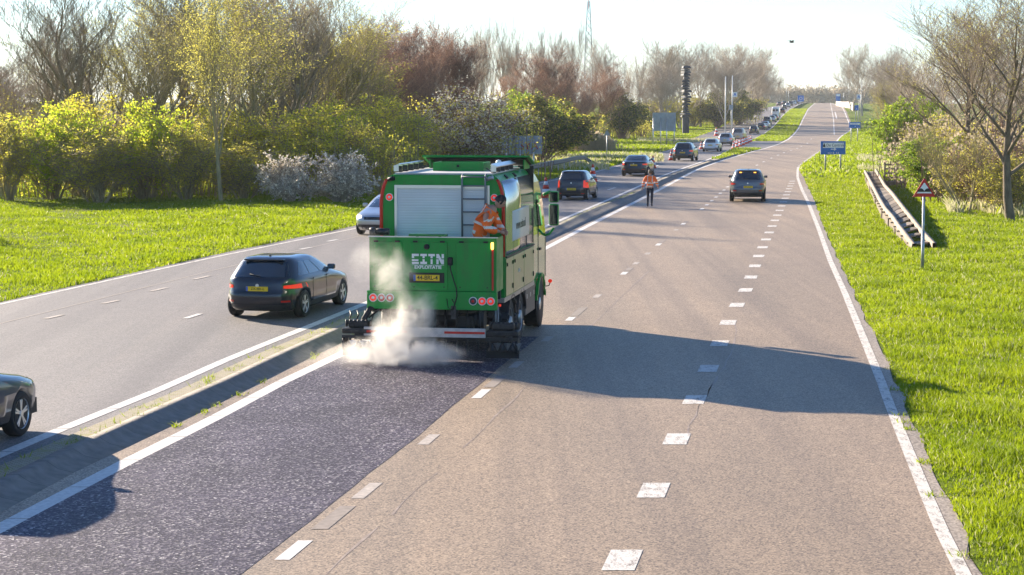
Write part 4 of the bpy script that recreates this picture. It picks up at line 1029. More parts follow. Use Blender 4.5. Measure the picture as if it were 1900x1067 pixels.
for s in (-1, 1):
    m = MB()
    m.tube([(s*1.18, 6.05, 2.92), (s*1.32, 6.12, 2.98), (s*1.42, 6.15, 2.95)], .035, 8); m.tube([(s*1.20, 6.05, 1.98), (s*1.32, 6.12, 2.02), (s*1.42, 6.15, 2.15)], .03, 8)
    arm = m.build('mirror_arm', GREEN, truck)
    m = MB(); m.box((s*1.42, 6.15, 2.46), (.22, .16, .50), bevel=.04); a = m.build('mirror', GREEN, arm); m = MB(); m.box((s*1.42, 6.065, 2.46), (.19, .012, .44)); m.build('mirror_glass', GLASS, a)
    m = MB(); m.box((s*1.42, 6.15, 2.87), (.22, .16, .26), bevel=.04); a = m.build('mirror', GREEN, arm); m = MB(); m.box((s*1.42, 6.065, 2.87), (.19, .012, .21)); m.build('mirror_glass', GLASS, a)
m = MB(); m.tube([(1.22, 5.95, .82), (1.34, 5.9, .84), (1.37, 5.9, .92)], .012, 6); a = m.build('marker_stalk', BLACK, truck); m = MB(); m.cyl((1.37, 5.9, .95), (0, 1, 0), .045, .06, 14); m.build('marker_lens', REDLIT, a)
# rear unit ------------------------------------------------------------
m = MB(); T_ = .04
m.box((0, -.98, 1.86), (2.54, T_, 1.06)); m.box((-1.25, -.58, 1.86), (T_, .76, 1.06)); m.box((1.25, -.58, 1.86), (T_, .76, 1.06)); m.box((0, -.56, 1.36), (2.46, .76, .04))
tub = m.build('rear_tub', GREEN, truck)
m = MB(); m.box((0, -.98, 2.400), (2.58, .09, .018)); m.build('tub_rim', SILVER, tub)
m = MB(); m.box((-.10, -.93, 2.435), (.76, .16, .045), bevel=.01); m.box((-.30, -1.0, 2.42), (.06, .05, .03)); m.box((.15, -1.0, 2.42), (.06, .05, .03)); m.build('top_handle', GREEND, tub)
for a, b_ in ((-1.23, -.60), (-.44, .30), (.48, 1.16)):
    m = MB(); m.box(((a+b_)/2, -1.012, 1.82), (b_-a, .022, .95), bevel=.006); d = m.build('hatch_door', GREEN, tub)
    m = MB(); m.box((a+.10, -1.03, 2.31), (.09, .03, .035)); m.box((b_-.10, -1.03, 2.31), (.09, .03, .035)); m.build('hinge', BLACK, d)
    m = MB(); m.cyl((a+.07, -1.026, 1.42), (0, 1, 0), .014, .012, 10); m.cyl((b_-.07, -1.026, 1.42), (0, 1, 0), .014, .012, 10); m.build('latch', BLACK, d)
m = MB(); m.box((-.01, -1.03, 1.16), (2.60, .10, .36), bevel=.012); lp_ = m.build('lamp_panel', GREEN, truck)
for x in (-1.18, -1.01, -.84): round_lamp(lp_, x, -1.08, 1.20, .083, 1 if x > -1.1 else 2)
for x, l in ((.82, 0), (1.0, 2), (1.17, 2)): round_lamp(lp_, x, -1.08, 1.16, .083, l)
m = MB(); m.box((1.20, -1.03, 1.83), (.035, .02, .92)); m.build('reflective_strip', REDR, tub)
m = MB(); m.box((1.195, -1.05, 2.24), (.05, .05, .14), bevel=.012); m.build('flashing_lamp', AMBERLIT, tub)
m = MB(); m.box((-.115, -1.03, 1.60), (.70, .03, .20), bevel=.01); ph = m.build('plate_holder', BLACK, tub)
m = MB(); m.box((-.115, -1.052, 1.60), (.52, .012, .12)); pl = m.build('number_plate', YELLOWP, ph); m = MB(); m.box((-.352, -1.0595, 1.60), (.045, .003, .118)); m.build('plate_strip', BLUEP, pl)
text('44-BRL-4', .115, INK, pl, (-.095, -1.061, 1.60), REAR, sx=.95, bold=.002)
# logo EITN with a slit through the letters, and EXPLOITATIE beneath
lg = MB()
def bar(x0, x1, z0, z1): lg.box(((x0+x1)/2, -1.028, (z0+z1)/2), (x1-x0, .008, z1-z0))
x = -.41; zt_, zb_ = 2.07, 1.87; th = .045
for dx in (0,):
    bar(x, x+.14, zt_-th, zt_); bar(x, x+.045, zt_-.085, zt_-th-.0); bar(x, x+.13, zb_+.055, zb_+.10-.008); bar(x, x+.14, zb_, zb_+th-.006)
x += .17; bar(x, x+.13, zt_-th, zt_); bar(x+.045, x+.085, zt_-.085, zt_-th); bar(x+.045, x+.085, zb_+th, zb_+.095); bar(x, x+.13, zb_, zb_+th)
x += .16; bar(x, x+.13, zt_-th, zt_); bar(x+.045, x+.085, zt_-.085, zt_-th); bar(x+.045, x+.085, zb_, zb_+.095)
x += .16; bar(x, x+.045, zt_-.085, zt_); bar(x, x+.045, zb_, zb_+.095); bar(x+.105, x+.15, zt_-.085, zt_); bar(x+.105, x+.15, zb_, zb_+.095)
lg.prism([(x, 2.07), (x+.05, 2.07), (x+.15, 1.87), (x+.10, 1.87)], -1.033, -1.0245)
lg.build('logo', WHITE, tub)
m = MB(); m.box((-.09, -1.026, 1.852), (.64, .006, .006)); m.build('logo_line', WHITE, tub)
text('EXPLOITATIE', .088, WHITE, tub, (-.09, -1.026, 1.805), REAR, sx=1.04, bold=.003)
m = MB(); m.lathe([(.055, -1.02), (.055, -1.06), (.035, -1.075), (.002, -1.075)], (-.11, 0, 2.21), 'y', 18); m.build('camera_eye', BLACK, tub)
m = MB(); m.box((.36, -1.05, 1.93), (.09, .09, .16), bevel=.015); a = m.build('socket', BLACK, tub)
m = MB(); m.tube([(.36, -1.10, 1.90), (.38, -1.10, 1.75), (.44, -1.09, 1.55), (.49, -1.09, 1.40), (.50, -1.11, 1.25), (.46, -1.12, 1.10), (.42, -1.1, 1.0)], .014, 6); m.tube([(.30, -1.1, 1.2), (.33, -1.12, 1.02), (.42, -1.12, .98), (.46, -1.12, 1.1), (.40, -1.12, 1.2)], .009, 6); m.build('cable', BLACK, a)
m = MB(); m.cyl((-1.10, -.62, 2.47), (1, .1, 0), .07, .30, 16); m.cyl((-1.28, -.64, 2.47), (1, .1, 0), .085, .12, 16); m.build('hose_reel', DARKM, tub)
# gap side: dark steps between tub and body
m = MB(); m.box((0, -.08, 1.2), (2.4, .14, .18)); m.box((1.1, -.1, 1.75), (.08, .1, 1.0)); m.build('step_frame', DARK, truck)
m = MB(); m.tube([(1.16, -.45, .98), (1.16, -.45, .62), (1.16, -.15, .62), (1.16, -.15, .98)], .018, 6); m.build('step', GALV, truck)
for s in (-1, 1):
    m = MB(); m.box((s*1.31, -.85, 1.06), (.05, .05, .05), bevel=.01); m.build('side_marker', REDLIT, truck)
# tanks, pipes and other dark machinery below
m = MB(); m.cyl((0, -.45, .72), (1, 0, 0), .20, 1.9, 20); m.box((-.2, -.5, .95), (2.2, .5, .12)); m.box((.6, -.75, .60), (.35, .2, .5), bevel=.03); m.box((-.55, -.8, .62), (.30, .2, .55), bevel=.03)
for k in range(9): m.tube([(-.9+k*.22, -.8, 1.0), (-.85+k*.22, -.92, .75), (-.92+k*.23, -.95, .5)], .018+.006*(k % 3), 6)
m.build('pump_machinery', mat('sooty_metal', (.018,.018,.02), .45, .4), truck)
m = MB(); m.tube([(-1.0, -.95, 1.02), (-1.25, -1.05, .98), (-1.36, -1.1, .78), (-1.30, -1.12, .55)], .06, 12); m.tube([(-.95, -.95, 1.0), (-.95, -1.05, .72), (-.95, -1.1, .55)], .085, 12); m.tube([(-1.28, -1.05, .80), (-1.05, -1.05, .98)], .022, 8)
m.build('supply_hose', BLACK, truck)
# spray bar
sb = MB(); sb.box((0, -1.25, .50), (3.0, .14, .12)); sb.box((0, -1.0, .42), (3.1, .30, .10))
for k in range(16): sb.box((-1.6+k*.213, -1.28, .30), (.03, .04, .22))
spray = sb.build('spray_bar', mat('sooty_bar', (.03,.028,.028), .5, .3, noise=.5, nscale=12), truck)
m = MB(); m.box((-.10, -1.345, .56), (2.42, .04, .18), bevel=.008); bm_ = m.build('marker_board', mat('board_white', (.55,.50,.47), .5, noise=.15, nscale=9), truck)
m = MB(); m.box((-.85, -1.37, .565), (.80, .008, .045)); m.box((.70, -1.37, .565), (.80, .008, .045)); m.build('red_stripe', REDR, bm_)
for s in (-1, 1):
    m = MB(); x0, x1 = (1.12, 1.75) if s > 0 else (-1.75, -1.15)
    m.box(((x0+x1)/2, -1.2, .56), (x1-x0, .34, .10), bevel=.02); m.box(((x0+x1)/2, -1.15, .68), (x1-x0-.2, .2, .14), bevel=.03)
    m.box(((x0+x1)/2, -1.34, .45), (x1-x0, .05, .06))
    for k in range(7): m.cyl((x0+.06+k*(x1-x0-.12)/6, -1.2, .70), (0, 0, 1), .028, .14, 8)
    for k in range(4): m.tube([(x0+.05+k*.15, -1.05, .66), (x0+.09+k*.15, -.95, .85), (x0+.03+k*.15, -.8, .9)], .016, 6)
    m.cyl((x1-.03 if s > 0 else x0+.03, -1.22, .30), (1, 0, 0), .17, .05, 18)
    wg = m.build('spray_wing', MATS['sooty_bar'], truck)
    for k in range(3):
        xx = (x0+.12+k*.20)
        m = MB(); m.cyl((xx, -1.34, .30), (0, 0, 1), .085, .16, 10, r2=.005); m.build('nozzle', DARK, wg)
        m = MB(); m.cyl((xx+.10, -1.33, .30), (0, 0, 1), .01, .14, 4, r2=.08); m.build('nozzle_guard', WHITE if s < 0 else GREYM, wg)
    m = MB(); m.box(((x0+x1)/2, -1.28, .16), (x1-x0+.02, .02, .18)); m.build('skirt_flap', BLACK, wg)
# ------------------------------------------------------------------ people
def skin_mesh(name, joints, edges, root, levels=2):
    """one continuous surface grown on a skeleton: joints {name: (x,y,z,rx[,ry])}"""
    names = list(joints); me = bpy.data.meshes.new(name); me.from_pydata([joints[n][:3] for n in names], [(names.index(a), names.index(b)) for a, b in edges], [])
    o = bpy.data.objects.new(name, me); C.objects.link(o)
    md = o.modifiers.new('sk', 'SKIN'); md.use_smooth_shade = True
    for i, n in enumerate(names):
        sv = me.skin_vertices[0].data[i]; j = joints[n]; sv.radius = (j[3], j[4] if len(j) > 4 else j[3]); sv.use_root = n == root
    ms = o.modifiers.new('su', 'SUBSURF'); ms.levels = levels; ms.render_levels = levels
    dg = bpy.context.evaluated_depsgraph_get(); m2 = bpy.data.meshes.new_from_object(o.evaluated_get(dg)); C.objects.unlink(o); bpy.data.objects.remove(o)
    return m2
def fingers(mb, wrist, hand, side, curl=.35):
    """palm with four bent fingers of different length and a thumb"""
    w_ = Vector(wrist); h = Vector(hand); d = (h-w_).normalized(); sx = Vector(side).normalized(); nrm = d.cross(sx).normalized()
    mb.tube([w_, w_+d*.035, w_+d*.085], [.024, .034, .032], 8)
    for k, L in enumerate((.066, .078, .073, .056)):
        b = w_+d*.085+sx*(.030-.02*k); p = [b]; dd = d.copy()
        for j, f in enumerate((.45, .32, .23)):
            dd = (dd+nrm*curl).normalized(); p.append(p[-1]+dd*L*f)
        mb.tube(p, [.0095, .009, .008, .0065], 6)
    b = w_+d*.03+sx*.03; mb.tube([b, b+(d*.6+sx*.8).normalized()*.034, b+(d*.6+sx*.8).normalized()*.034+(d+nrm*.4).normalized()*.03], [.012, .010, .008], 6)
def head_on(parent_mb, c, yaw, pitch, r=.105):
    """head with brow, nose, chin and ears; local +y is the face direction"""
    M = Matrix.Translation(c) @ Matrix.Rotation(yaw, 4, 'Z') @ Matrix.Rotation(pitch, 4, 'X')
    t = bmesh.new(); bmesh.ops.create_uvsphere(t, u_segments=20, v_segments=16, radius=1)
    for v in t.verts:
        x, y, z = v.co; wx = .078; wy = .098; wz = .118
        v.co = Vector((x*wx*(1-.22*max(0, -z)), y*wy*(1-.1*max(0, -z))+.015*max(0, -z), z*wz))
        f = f_ = 0
        if y > .8 and abs(x) < .25 and -.35 < z < .15: v.co.y += .018*(1-abs(x)/.25)
    for f in t.faces: f.smooth = True
    parent_mb._add(t, M)
    for s in (-1, 1):
        parent_mb.tube([M @ Vector((s*.078, 0, .02)), M @ Vector((s*.088, -.008, .0)), M @ Vector((s*.080, 0, -.03))], [.012, .016, .008], 6)
    return M
def face_parts(M, parent, hair, hairh=0):
    m = MB()
    for s in (-1, 1): 
        t = bmesh.new(); bmesh.ops.create_uvsphere(t, u_segments=8, v_segments=6, radius=.011); m._add(t, M @ Matrix.Translation((s*.030, .088, .012)))
    m.build('eyes', INK, parent)
    m = MB(); m.tube([M @ Vector((-.024, .090, -.052)), M @ Vector((0, .098, -.054)), M @ Vector((.024, .090, -.052))], .005, 5); m.build('mouth', mat('lips', (.35,.12,.10), .5), parent)
    t = bmesh.new(); bmesh.ops.create_uvsphere(t, u_segments=24, v_segments=18, radius=1); rr = random.Random(3)
    for v in list(t.verts):
        x, y, z = v.co
        v.co = Vector((x*.088, y*.106-.010, z*.124+.012))*(1+rr.uniform(-.02, .05))
    bmesh.ops.delete(t, geom=[v for v in t.verts if (v.co.y > .045 and v.co.z < .06) or v.co.z < -.045-hairh], context='VERTS')
    for f in t.faces: f.smooth = True
    m = MB(); m._add(t, M); m.build('hair', hair, parent)
def set_mats(me, mats, fn):
    me.materials.clear()
    for q in mats: me.materials.append(q)
    for p in me.polygons: p.material_index = fn(p.center)
# the walker, seen from behind, striding away along the left edge of the tan lanes
wp = G(1206, 384); walker = empty('person', (wp.x, wp.y, wp.z), -R(10), 'person in orange hi-vis jacket and dark trousers walking away along the empty lane', 'person')
J = {'hip': (0,0,.95,.15,.11), 'wst': (0,.01,1.10,.14,.10), 'chest': (0,.02,1.32,.17,.12), 'neck0': (0,.02,1.47,.09,.08), 'neck': (0,.03,1.55,.055),
     'hl': (-.10,0,.90,.10), 'hr': (.10,0,.90,.10), 'kl': (-.11,.12,.50,.068), 'kr': (.09,-.02,.49,.068), 'al': (-.11,-.02,.10,.045), 'ar': (.10,-.14,.16,.045), 'tl': (-.12,.14,.035,.038), 'tr': (.10,.0,.045,.038),
     'sl': (-.20,.01,1.42,.075), 'sr': (.20,.01,1.42,.075), 'el': (-.31,-.06,1.16,.055), 'er': (.32,.02,1.16,.055), 'wl': (-.37,-.02,.94,.036), 'wr': (.37,.14,.96,.036)}
E_ = [('hip','wst'),('wst','chest'),('chest','neck0'),('neck0','neck'),('hip','hl'),('hip','hr'),('hl','kl'),('hr','kr'),('kl','al'),('kr','ar'),('al','tl'),('ar','tr'),('neck0','sl'),('neck0','sr'),('sl','el'),('sr','er'),('el','wl'),('er','wr')]
me = skin_mesh('body', J, E_, 'hip'); set_mats(me, [SKIN, TROUS, BOOT], lambda c: 2 if c.z < .13 else (1 if c.z < .92 and abs(c.x) < .24 else 0))
t = bmesh.new(); t.from_mesh(me); mb = MB(); mb.bm.free(); mb.bm = t
Mh = head_on(mb, (0, .045, 1.68), 0, 0); fingers(mb, (-.37,-.02,.94), (-.39,0,.8), (0,1,0)); fingers(mb, (.37,.14,.96), (.39,.2,.82), (0,1,0))
me2 = bpy.data.meshes.new('body'); t.to_mesh(me2); t.free()
for q in (SKIN, TROUS, BOOT): me2.materials.append(q)
link(bpy.data.objects.new('body', me2), walker); face_parts(Mh, walker, HAIRB, .03)
def jacket(J, names, edges, parent, grow_, bands, name='jacket'):
    K = {n: tuple(J[n][:3])+tuple(r+grow_ for r in J[n][3:]) for n in names}
    me = skin_mesh(name, K, edges, 'chest' if 'chest' in names else names[0], 3); set_mats(me, [ORANGE, REFL], bands)
    return link(bpy.data.objects.new(name, me), parent)
K = dict(J); K['hem'] = (0, 0, .90, .155, .12); K['wl'] = (-.36,-.03,.98,.045); K['wr'] = (.36,.12,1.0,.045)
def bandsW(c):
    if abs(c.x) > .235:
        return 1 if (1.17 < c.z < 1.22 or 1.05 < c.z < 1.10) else 0
    if 1.13 < c.z < 1.18 or .97 < c.z < 1.02: return 1
    if .09 < abs(c.x) < .13 and c.z > 1.16: return 1
    return 0
jacket(K, ['hem','wst','chest','neck0','sl','sr','el','er','wl','wr'], [('hem','wst'),('wst','chest'),('chest','neck0'),('neck0','sl'),('neck0','sr'),('sl','el'),('sr','er'),('el','wl'),('er','wr')], walker, .022, bandsW)
# the worker, standing in the rear tub, bent over to the right
wk = empty('person', (0, 0, 0), 0, 'dark-haired worker in orange hi-vis suit bending over in the back of the green lorry', 'person')
tr_ = Matrix.Translation((TO[0], TO[1], .012)) @ Matrix.Rotation(TYAW, 4, 'Z')
wk.scale = (1.07,)*3; q = tr_ @ Vector((.84, -.55, 1.47)); wk.location = q; wk.rotation_euler = (0, 0, TYAW)
J = {'hip': (.0,0,.86,.15,.13), 'wst': (.04,0,1.02,.14,.12), 'chest': (.14,0,1.24,.17,.14), 'neck0': (.25,0,1.38,.10), 'neck': (.32,0,1.43,.058),
     'hl': (.0,.10,.82,.10), 'hr': (.0,-.10,.82,.10), 'kl': (.07,.12,.46,.07), 'kr': (.05,-.11,.46,.07), 'al': (-.02,.12,.09,.05), 'ar': (-.04,-.11,.09,.05), 'tl': (.14,.12,.04,.04), 'tr': (.12,-.11,.04,.04),
     'sl': (.20,.20,1.30,.075), 'sr': (.18,-.20,1.30,.078), 'el': (.34,.24,1.04,.055), 'er': (.20,-.27,1.02,.06), 'wl': (.46,.10,.96,.036), 'wr': (.42,-.14,.96,.036)}
me = skin_mesh('body', J, E_, 'hip'); set_mats(me, [SKIN, ORANGE, BOOT], lambda c: 2 if c.z < .13 else (1 if c.z < 1.0 and c.x < .25 else 0))
t = bmesh.new(); t.from_mesh(me); mb = MB(); mb.bm.free(); mb.bm = t
Mh = head_on(mb, (.40, 0, 1.50), -math.pi/2+.2, -R(42)); fingers(mb, (.46,.10,.96), (.56,.0,.92), (0,0,1), .5); fingers(mb, (.42,-.14,.96), (.53,-.08,.92), (0,0,1), .5)
me2 = bpy.data.meshes.new('body'); t.to_mesh(me2); t.free()
for q in (SKIN, ORANGE, BOOT): me2.materials.append(q)
link(bpy.data.objects.new('body', me2), wk); face_parts(Mh, wk, HAIRD, 0)
K = dict(J); K['hem'] = (-.02, 0, .80, .155, .14); K['wl'] = (.43,.12,.97,.045); K['wr'] = (.38,-.16,.97,.045)
def bandsK(c):
    a = c.x*.45+c.z*.9
    if c.y < -.215 or c.y > .22 or c.x > .31: return 1 if (1.02 < c.z < 1.075 or 1.16 < c.z < 1.20) and c.z < 1.25 else 0
    if 1.00 < a < 1.05 or .80 < a < .85: return 1
    if .09 < abs(c.y) < .14 and a > 1.05 : return 1
    return 0
jacket(K, ['hem','wst','chest','neck0','sl','sr','el','er','wl','wr'], [('hem','wst'),('wst','chest'),('chest','neck0'),('neck0','sl'),('neck0','sr'),('sl','el'),('sr','er'),('el','wl'),('er','wr')], wk, .025, bandsK)
# ------------------------------------------------------------------ cars
class Body:
    """car shell as stacked rounded outlines: levels (z, y_rear, y_front, half width)"""
    def __init__(s, lv, n=4.5):
        s.lv = lv; s.z = [l[0] for l in lv]; s.n = n
        s.a = [[l[k] for l in lv] for k in (1, 2, 3)]
    def at(s, z): return [float(np.interp(z, s.z, c)) for c in s.a]
    def rear(s, x, z, off=0):
        yr, yf, w_ = s.at(z); yc, l = (yr+yf)/2, (yf-yr)/2; q = min(abs(x)/w_, .999)
        return Vector((x, yc-l*(1-q**s.n)**(1/s.n)-off, z))
    def front(s, x, z, off=0):
        yr, yf, w_ = s.at(z); yc, l = (yr+yf)/2, (yf-yr)/2; q = min(abs(x)/w_, .999)
        return Vector((x, yc+l*(1-q**s.n)**(1/s.n)+off, z))
    def side(s, sg, y, z, off=0):
        yr, yf, w_ = s.at(z); yc, l = (yr+yf)/2, (yf-yr)/2; q = min(abs(y-yc)/l, .995)
        return Vector((sg*(w_*(1-q**s.n)**(1/s.n)+off), y, z))
    def shell(s, m=48):
        bm = bmesh.new(); rings = []
        zs = []
        for a, b in zip(s.z, s.z[1:]):
            k = max(1, int((b-a)/.05)); zs += [a+(b-a)*i/k for i in range(k)]
        zs.append(s.z[-1])
        for z in zs:
            yr, yf, w_ = s.at(z); yc, l = (yr+yf)/2, (yf-yr)/2; r = []
            for i in range(m):
                t = 2*math.pi*(i+.5)/m; c, sn = math.cos(t), math.sin(t)
                r.append(bm.verts.new((w_*math.copysign(abs(c)**(2/s.n), c), yc+l*math.copysign(abs(sn)**(2/s.n), sn), z)))
            rings.append(r)
        for A, B in zip(rings, rings[1:]):
            for i in range(m):
                f = bm.faces.new((A[i], A[(i+1) % m], B[(i+1) % m], B[i])); f.smooth = True
        f = bm.faces.new(rings[-1]); f.smooth = True; bm.faces.new(rings[0][::-1]); return bm
def patch(fn, corners, name, m, parent, nu=8, nv=4, thick=.004):
    """corners: bl, br, tr, tl in the 2D parameters of fn"""
    V, Fc = [], []; bl, br, tr, tl = corners
    for j in range(nv+1):
        v = j/nv
        for i in range(nu+1):
            u = i/nu; a = (bl[0]+(br[0]-bl[0])*u, bl[1]+(br[1]-bl[1])*u); b = (tl[0]+(tr[0]-tl[0])*u, tl[1]+(tr[1]-tl[1])*u)
            V.append(tuple(fn(a[0]+(b[0]-a[0])*v, a[1]+(b[1]-a[1])*v)))
    for j in range(nv):
        for i in range(nu): q = j*(nu+1)+i; Fc.append((q, q+1, q+nu+2, q+nu+1))
    me = mesh_np(name, V, Fc, [m], True); return link(bpy.data.objects.new(name, me), parent)
def carve(bm, wheels, r, w_):
    me = bpy.data.meshes.new('t'); bmesh.ops.recalc_face_normals(bm, faces=bm.faces); bm.to_mesh(me); bm.free(); o = bpy.data.objects.new('t', me); C.objects.link(o); cs = []
    q = MB()
    for y in wheels:
        for sg in (-1, 1): q.cyl((sg*(w_-.05), y, r*.98), (1,0,0), r*1.13, .50, 28)
    c = q.build('c', None); md = o.modifiers.new('b', 'BOOLEAN'); md.operation = 'DIFFERENCE'; md.object = c; md.solver = 'EXACT'
    dg = bpy.context.evaluated_depsgraph_get(); m2 = bpy.data.meshes.new_from_object(o.evaluated_get(dg))
    for z in (o, c): bpy.data.objects.remove(z)
    return m2
STY = {}
# levels: z, y_rear, y_front, half width
STY['estate'] = dict(L=4.63, lv=[(.20,.14,4.45,.80),(.28,.05,4.55,.87),(.42,.01,4.62,.90),(.58,.0,4.63,.91),(.66,.03,4.60,.905),(.74,.06,4.50,.90),(.84,.07,4.10,.895),(.93,.09,3.55,.875),(1.0,.13,3.30,.83),(1.15,.30,2.95,.76),(1.30,.48,2.55,.68),(1.38,.56,2.30,.62),(1.42,.62,2.10,.56),(1.445,.9,1.8,.40)], axles=(.82,3.63), r=.33, belt=.96, roof=1.37)
STY['hatch'] = dict(L=3.6, lv=[(.20,.12,3.44,.72),(.28,.04,3.54,.79),(.42,.0,3.6,.815),(.60,.0,3.6,.82),(.68,.03,3.57,.815),(.78,.05,3.48,.81),(.90,.06,3.15,.80),(.98,.08,2.75,.78),(1.12,.15,2.5,.72),(1.28,.24,2.2,.655),(1.40,.32,1.95,.61),(1.45,.40,1.75,.55),(1.475,.8,1.4,.40)], axles=(.50,2.92), r=.30, belt=.97, roof=1.41)
STY['sedan'] = dict(L=4.7, lv=[(.20,.14,4.5,.80),(.28,.05,4.62,.87),(.42,.01,4.69,.905),(.58,.0,4.7,.91),(.68,.03,4.65,.905),(.78,.05,4.50,.90),(.88,.05,4.10,.89),(.97,.08,3.6,.86),(1.0,.45,3.45,.82),(1.05,.62,3.30,.79),(1.20,.90,2.95,.71),(1.33,1.20,2.6,.63),(1.38,1.38,2.35,.57),(1.40,1.7,2.1,.40)], axles=(.95,3.80), r=.33, belt=.99, roof=1.33)
STY['suv'] = dict(L=4.5, lv=[(.26,.16,4.32,.82),(.34,.06,4.42,.89),(.50,.01,4.49,.925),(.66,.0,4.5,.93),(.76,.04,4.46,.925),(.90,.06,4.36,.92),(1.0,.07,4.0,.915),(1.08,.10,3.45,.89),(1.14,.14,3.25,.86),(1.30,.28,2.9,.78),(1.48,.44,2.5,.70),(1.56,.52,2.25,.64),(1.60,.60,2.05,.57),(1.63,1.0,1.8,.42)], axles=(.80,3.55), r=.36, belt=1.09, roof=1.55)
STY['mpv'] = dict(L=4.4, lv=[(.24,.10,4.25,.80),(.32,.03,4.35,.88),(.50,.0,4.4,.91),(.80,.02,4.36,.915),(1.0,.03,4.0,.91),(1.12,.05,3.6,.90),(1.20,.07,3.4,.88),(1.45,.14,3.0,.82),(1.68,.22,2.7,.76),(1.78,.30,2.5,.70),(1.82,.5,2.2,.55)], axles=(.75,3.4), r=.32, belt=1.14, roof=1.74)
STY['van'] = dict(L=5.6, lv=[(.26,.06,5.4,.86),(.34,.02,5.5,.95),(.60,.0,5.6,.99),(1.0,.0,5.5,1.0),(1.25,.01,5.0,1.0),(1.45,.02,4.75,.99),(2.0,.05,4.35,.95),(2.4,.08,4.1,.91),(2.5,.14,3.9,.86),(2.55,.5,3.6,.7)], axles=(1.1,4.6), r=.34, belt=1.4, roof=2.35)
def make_car(style, paint, detail=2, lamps=1, trim=None, plate=True, rim=SILVER, name=None, side_tint=GLASS, cross=False, high_brake=False, tall_lamps=False):
    d = STY[style]; B = Body(d['lv'], 6 if style in ('van', 'mpv') else 4.6); L = d['L']; w_ = max(l[3] for l in d['lv']); r = d['r']; bz, rz = d['belt'], d['roof']
    root = empty(name or 'car')
    me = carve(B.shell(48 if detail else 28), d['axles'], r, w_); me.materials.append(paint); body = link(bpy.data.objects.new('body', me), root)
    trim = trim or DARK
    # dark cavity behind the wheel arches
    for sg in (-1, 1):
        for y in d['axles']: wheel_mesh(root, (sg*(w_-.125), y, r), r, .215, sg, rim, 5, rimr=.68) if detail else wheel_simple(root, (sg*(w_-.125), y, r), r, sg, rim)
    m = MB(); m.box((0, L/2, r+.02), (w_*2-.30, L-.5, .22)); m.build('underbody', BLACK, root)
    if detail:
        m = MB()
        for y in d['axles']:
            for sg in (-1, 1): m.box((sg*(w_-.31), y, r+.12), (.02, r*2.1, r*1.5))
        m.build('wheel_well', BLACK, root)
    wr = B.at((bz+rz)/2)[2]
    # rear window
    zb, zt = bz+.04, rz-.03; wb = B.at(zb)[2]*.84; wt = B.at(zt)[2]*.84
    if style == 'sedan': zb = 1.06; wb = B.at(zb)[2]*.86
    if style == 'van':
        for sg in (-1, 1): patch(lambda x, z: B.rear(x, z, .006), [(sg*.12, 1.5), (sg*.80, 1.5), (sg*.76, 2.1), (sg*.12, 2.1)] , 'rear_window', GLASS, root)
        m = MB(); m.box((0, .0-.004, 1.3), (.015, .02, 1.9)); m.build('door_seam', INK, root)
    else: patch(lambda x, z: B.rear(x, z, .006), [(-wb, zb), (wb, zb), (wt, zt), (-wt, zt)], 'rear_window', GLASS, root, 12, 5)
    # windscreen
    zb2 = zb if style != 'sedan' else 1.05; wb2 = B.at(zb2)[2]*.86
    patch(lambda x, z: B.front(x, z, .006), [(wb2, zb2), (-wb2, zb2), (-wt, zt), (wt, zt)], 'windscreen', GLASS, root, 12, 5)
    # side windows: front door, rear door, quarter
    def sp(sg, y, z): return B.side(sg, y, z, .006)
    y_r = lambda z: B.at(z)[0]+ (.42 if style != 'sedan' else .30); y_f = lambda z: B.at(z)[1]-.42
    z1, z2 = bz+.05, rz-.05
    for sg in (-1, 1):
        A, Bf, At, Bt = y_r(z1), y_f(z1), y_r(z2), y_f(z2)
        cuts = [0, .30, .64, 1.0] if style not in ('hatch', 'van') else ([0, .45, 1.0] if style == 'hatch' else [.76, 1.0])
        if style in ('mpv',): cuts = [0, .28, .62, 1]
        for k in range(len(cuts)-1):
            u0, u1 = cuts[k]+.012, cuts[k+1]-.012
            c = [(A+(Bf-A)*u0, z1), (A+(Bf-A)*u1, z1), (At+(Bt-At)*u1, z2), (At+(Bt-At)*u0, z2)]
            patch(lambda y, z, sg=sg: sp(sg, y, z), c if sg > 0 else [c[1], c[0], c[3], c[2]], 'side_window', side_tint, root, 5, 3)
        # sill, handles, mirror
        patch(lambda y, z, sg=sg: B.side(sg, y, z, .010), [(d['axles'][0]+r*1.15, .26), (d['axles'][1]-r*1.15, .26), (d['axles'][1]-r*1.15, .36), (d['axles'][0]+r*1.15, .36)][::sg], 'sill', trim, root, 4, 1)
        if detail:
            for yy in ((A+Bf)*.5-.25, (A+Bf)*.5+.72):
                p = B.side(sg, yy, bz-.07, .012); m = MB(); m.box(p, (.03, .17, .025), bevel=.006); m.build('door_handle', paint, root)
                q = MB(); q.box(B.side(sg, yy-.12, .65, .002), (.004, .010, .55)); q.build('door_seam', INK, root)
        p = B.side(sg, Bf-.12, bz+.10, .12); m = MB(); m.box(p, (.19, .10, .13), bevel=.035); m.box(p-Vector((sg*.11, 0, .05)), (.10, .04, .03)); mo = m.build('mirror', paint if paint is not None else DARK, root)
        m = MB(); m.box(p+Vector((0, -.053, 0)), (.15, .006, .10)); m.build('mirror_glass', GLASSB, mo)
    # rear bumper, tailgate seam, lamps, plate
    bt = .36 if style not in ('suv', 'van') else .46
    patch(lambda x, z: B.rear(x, z, .014), [(-w_*.95, .24), (w_*.95, .24), (w_*.95, bt), (-w_*.95, bt)], 'bumper_trim', trim, root, 16, 2)
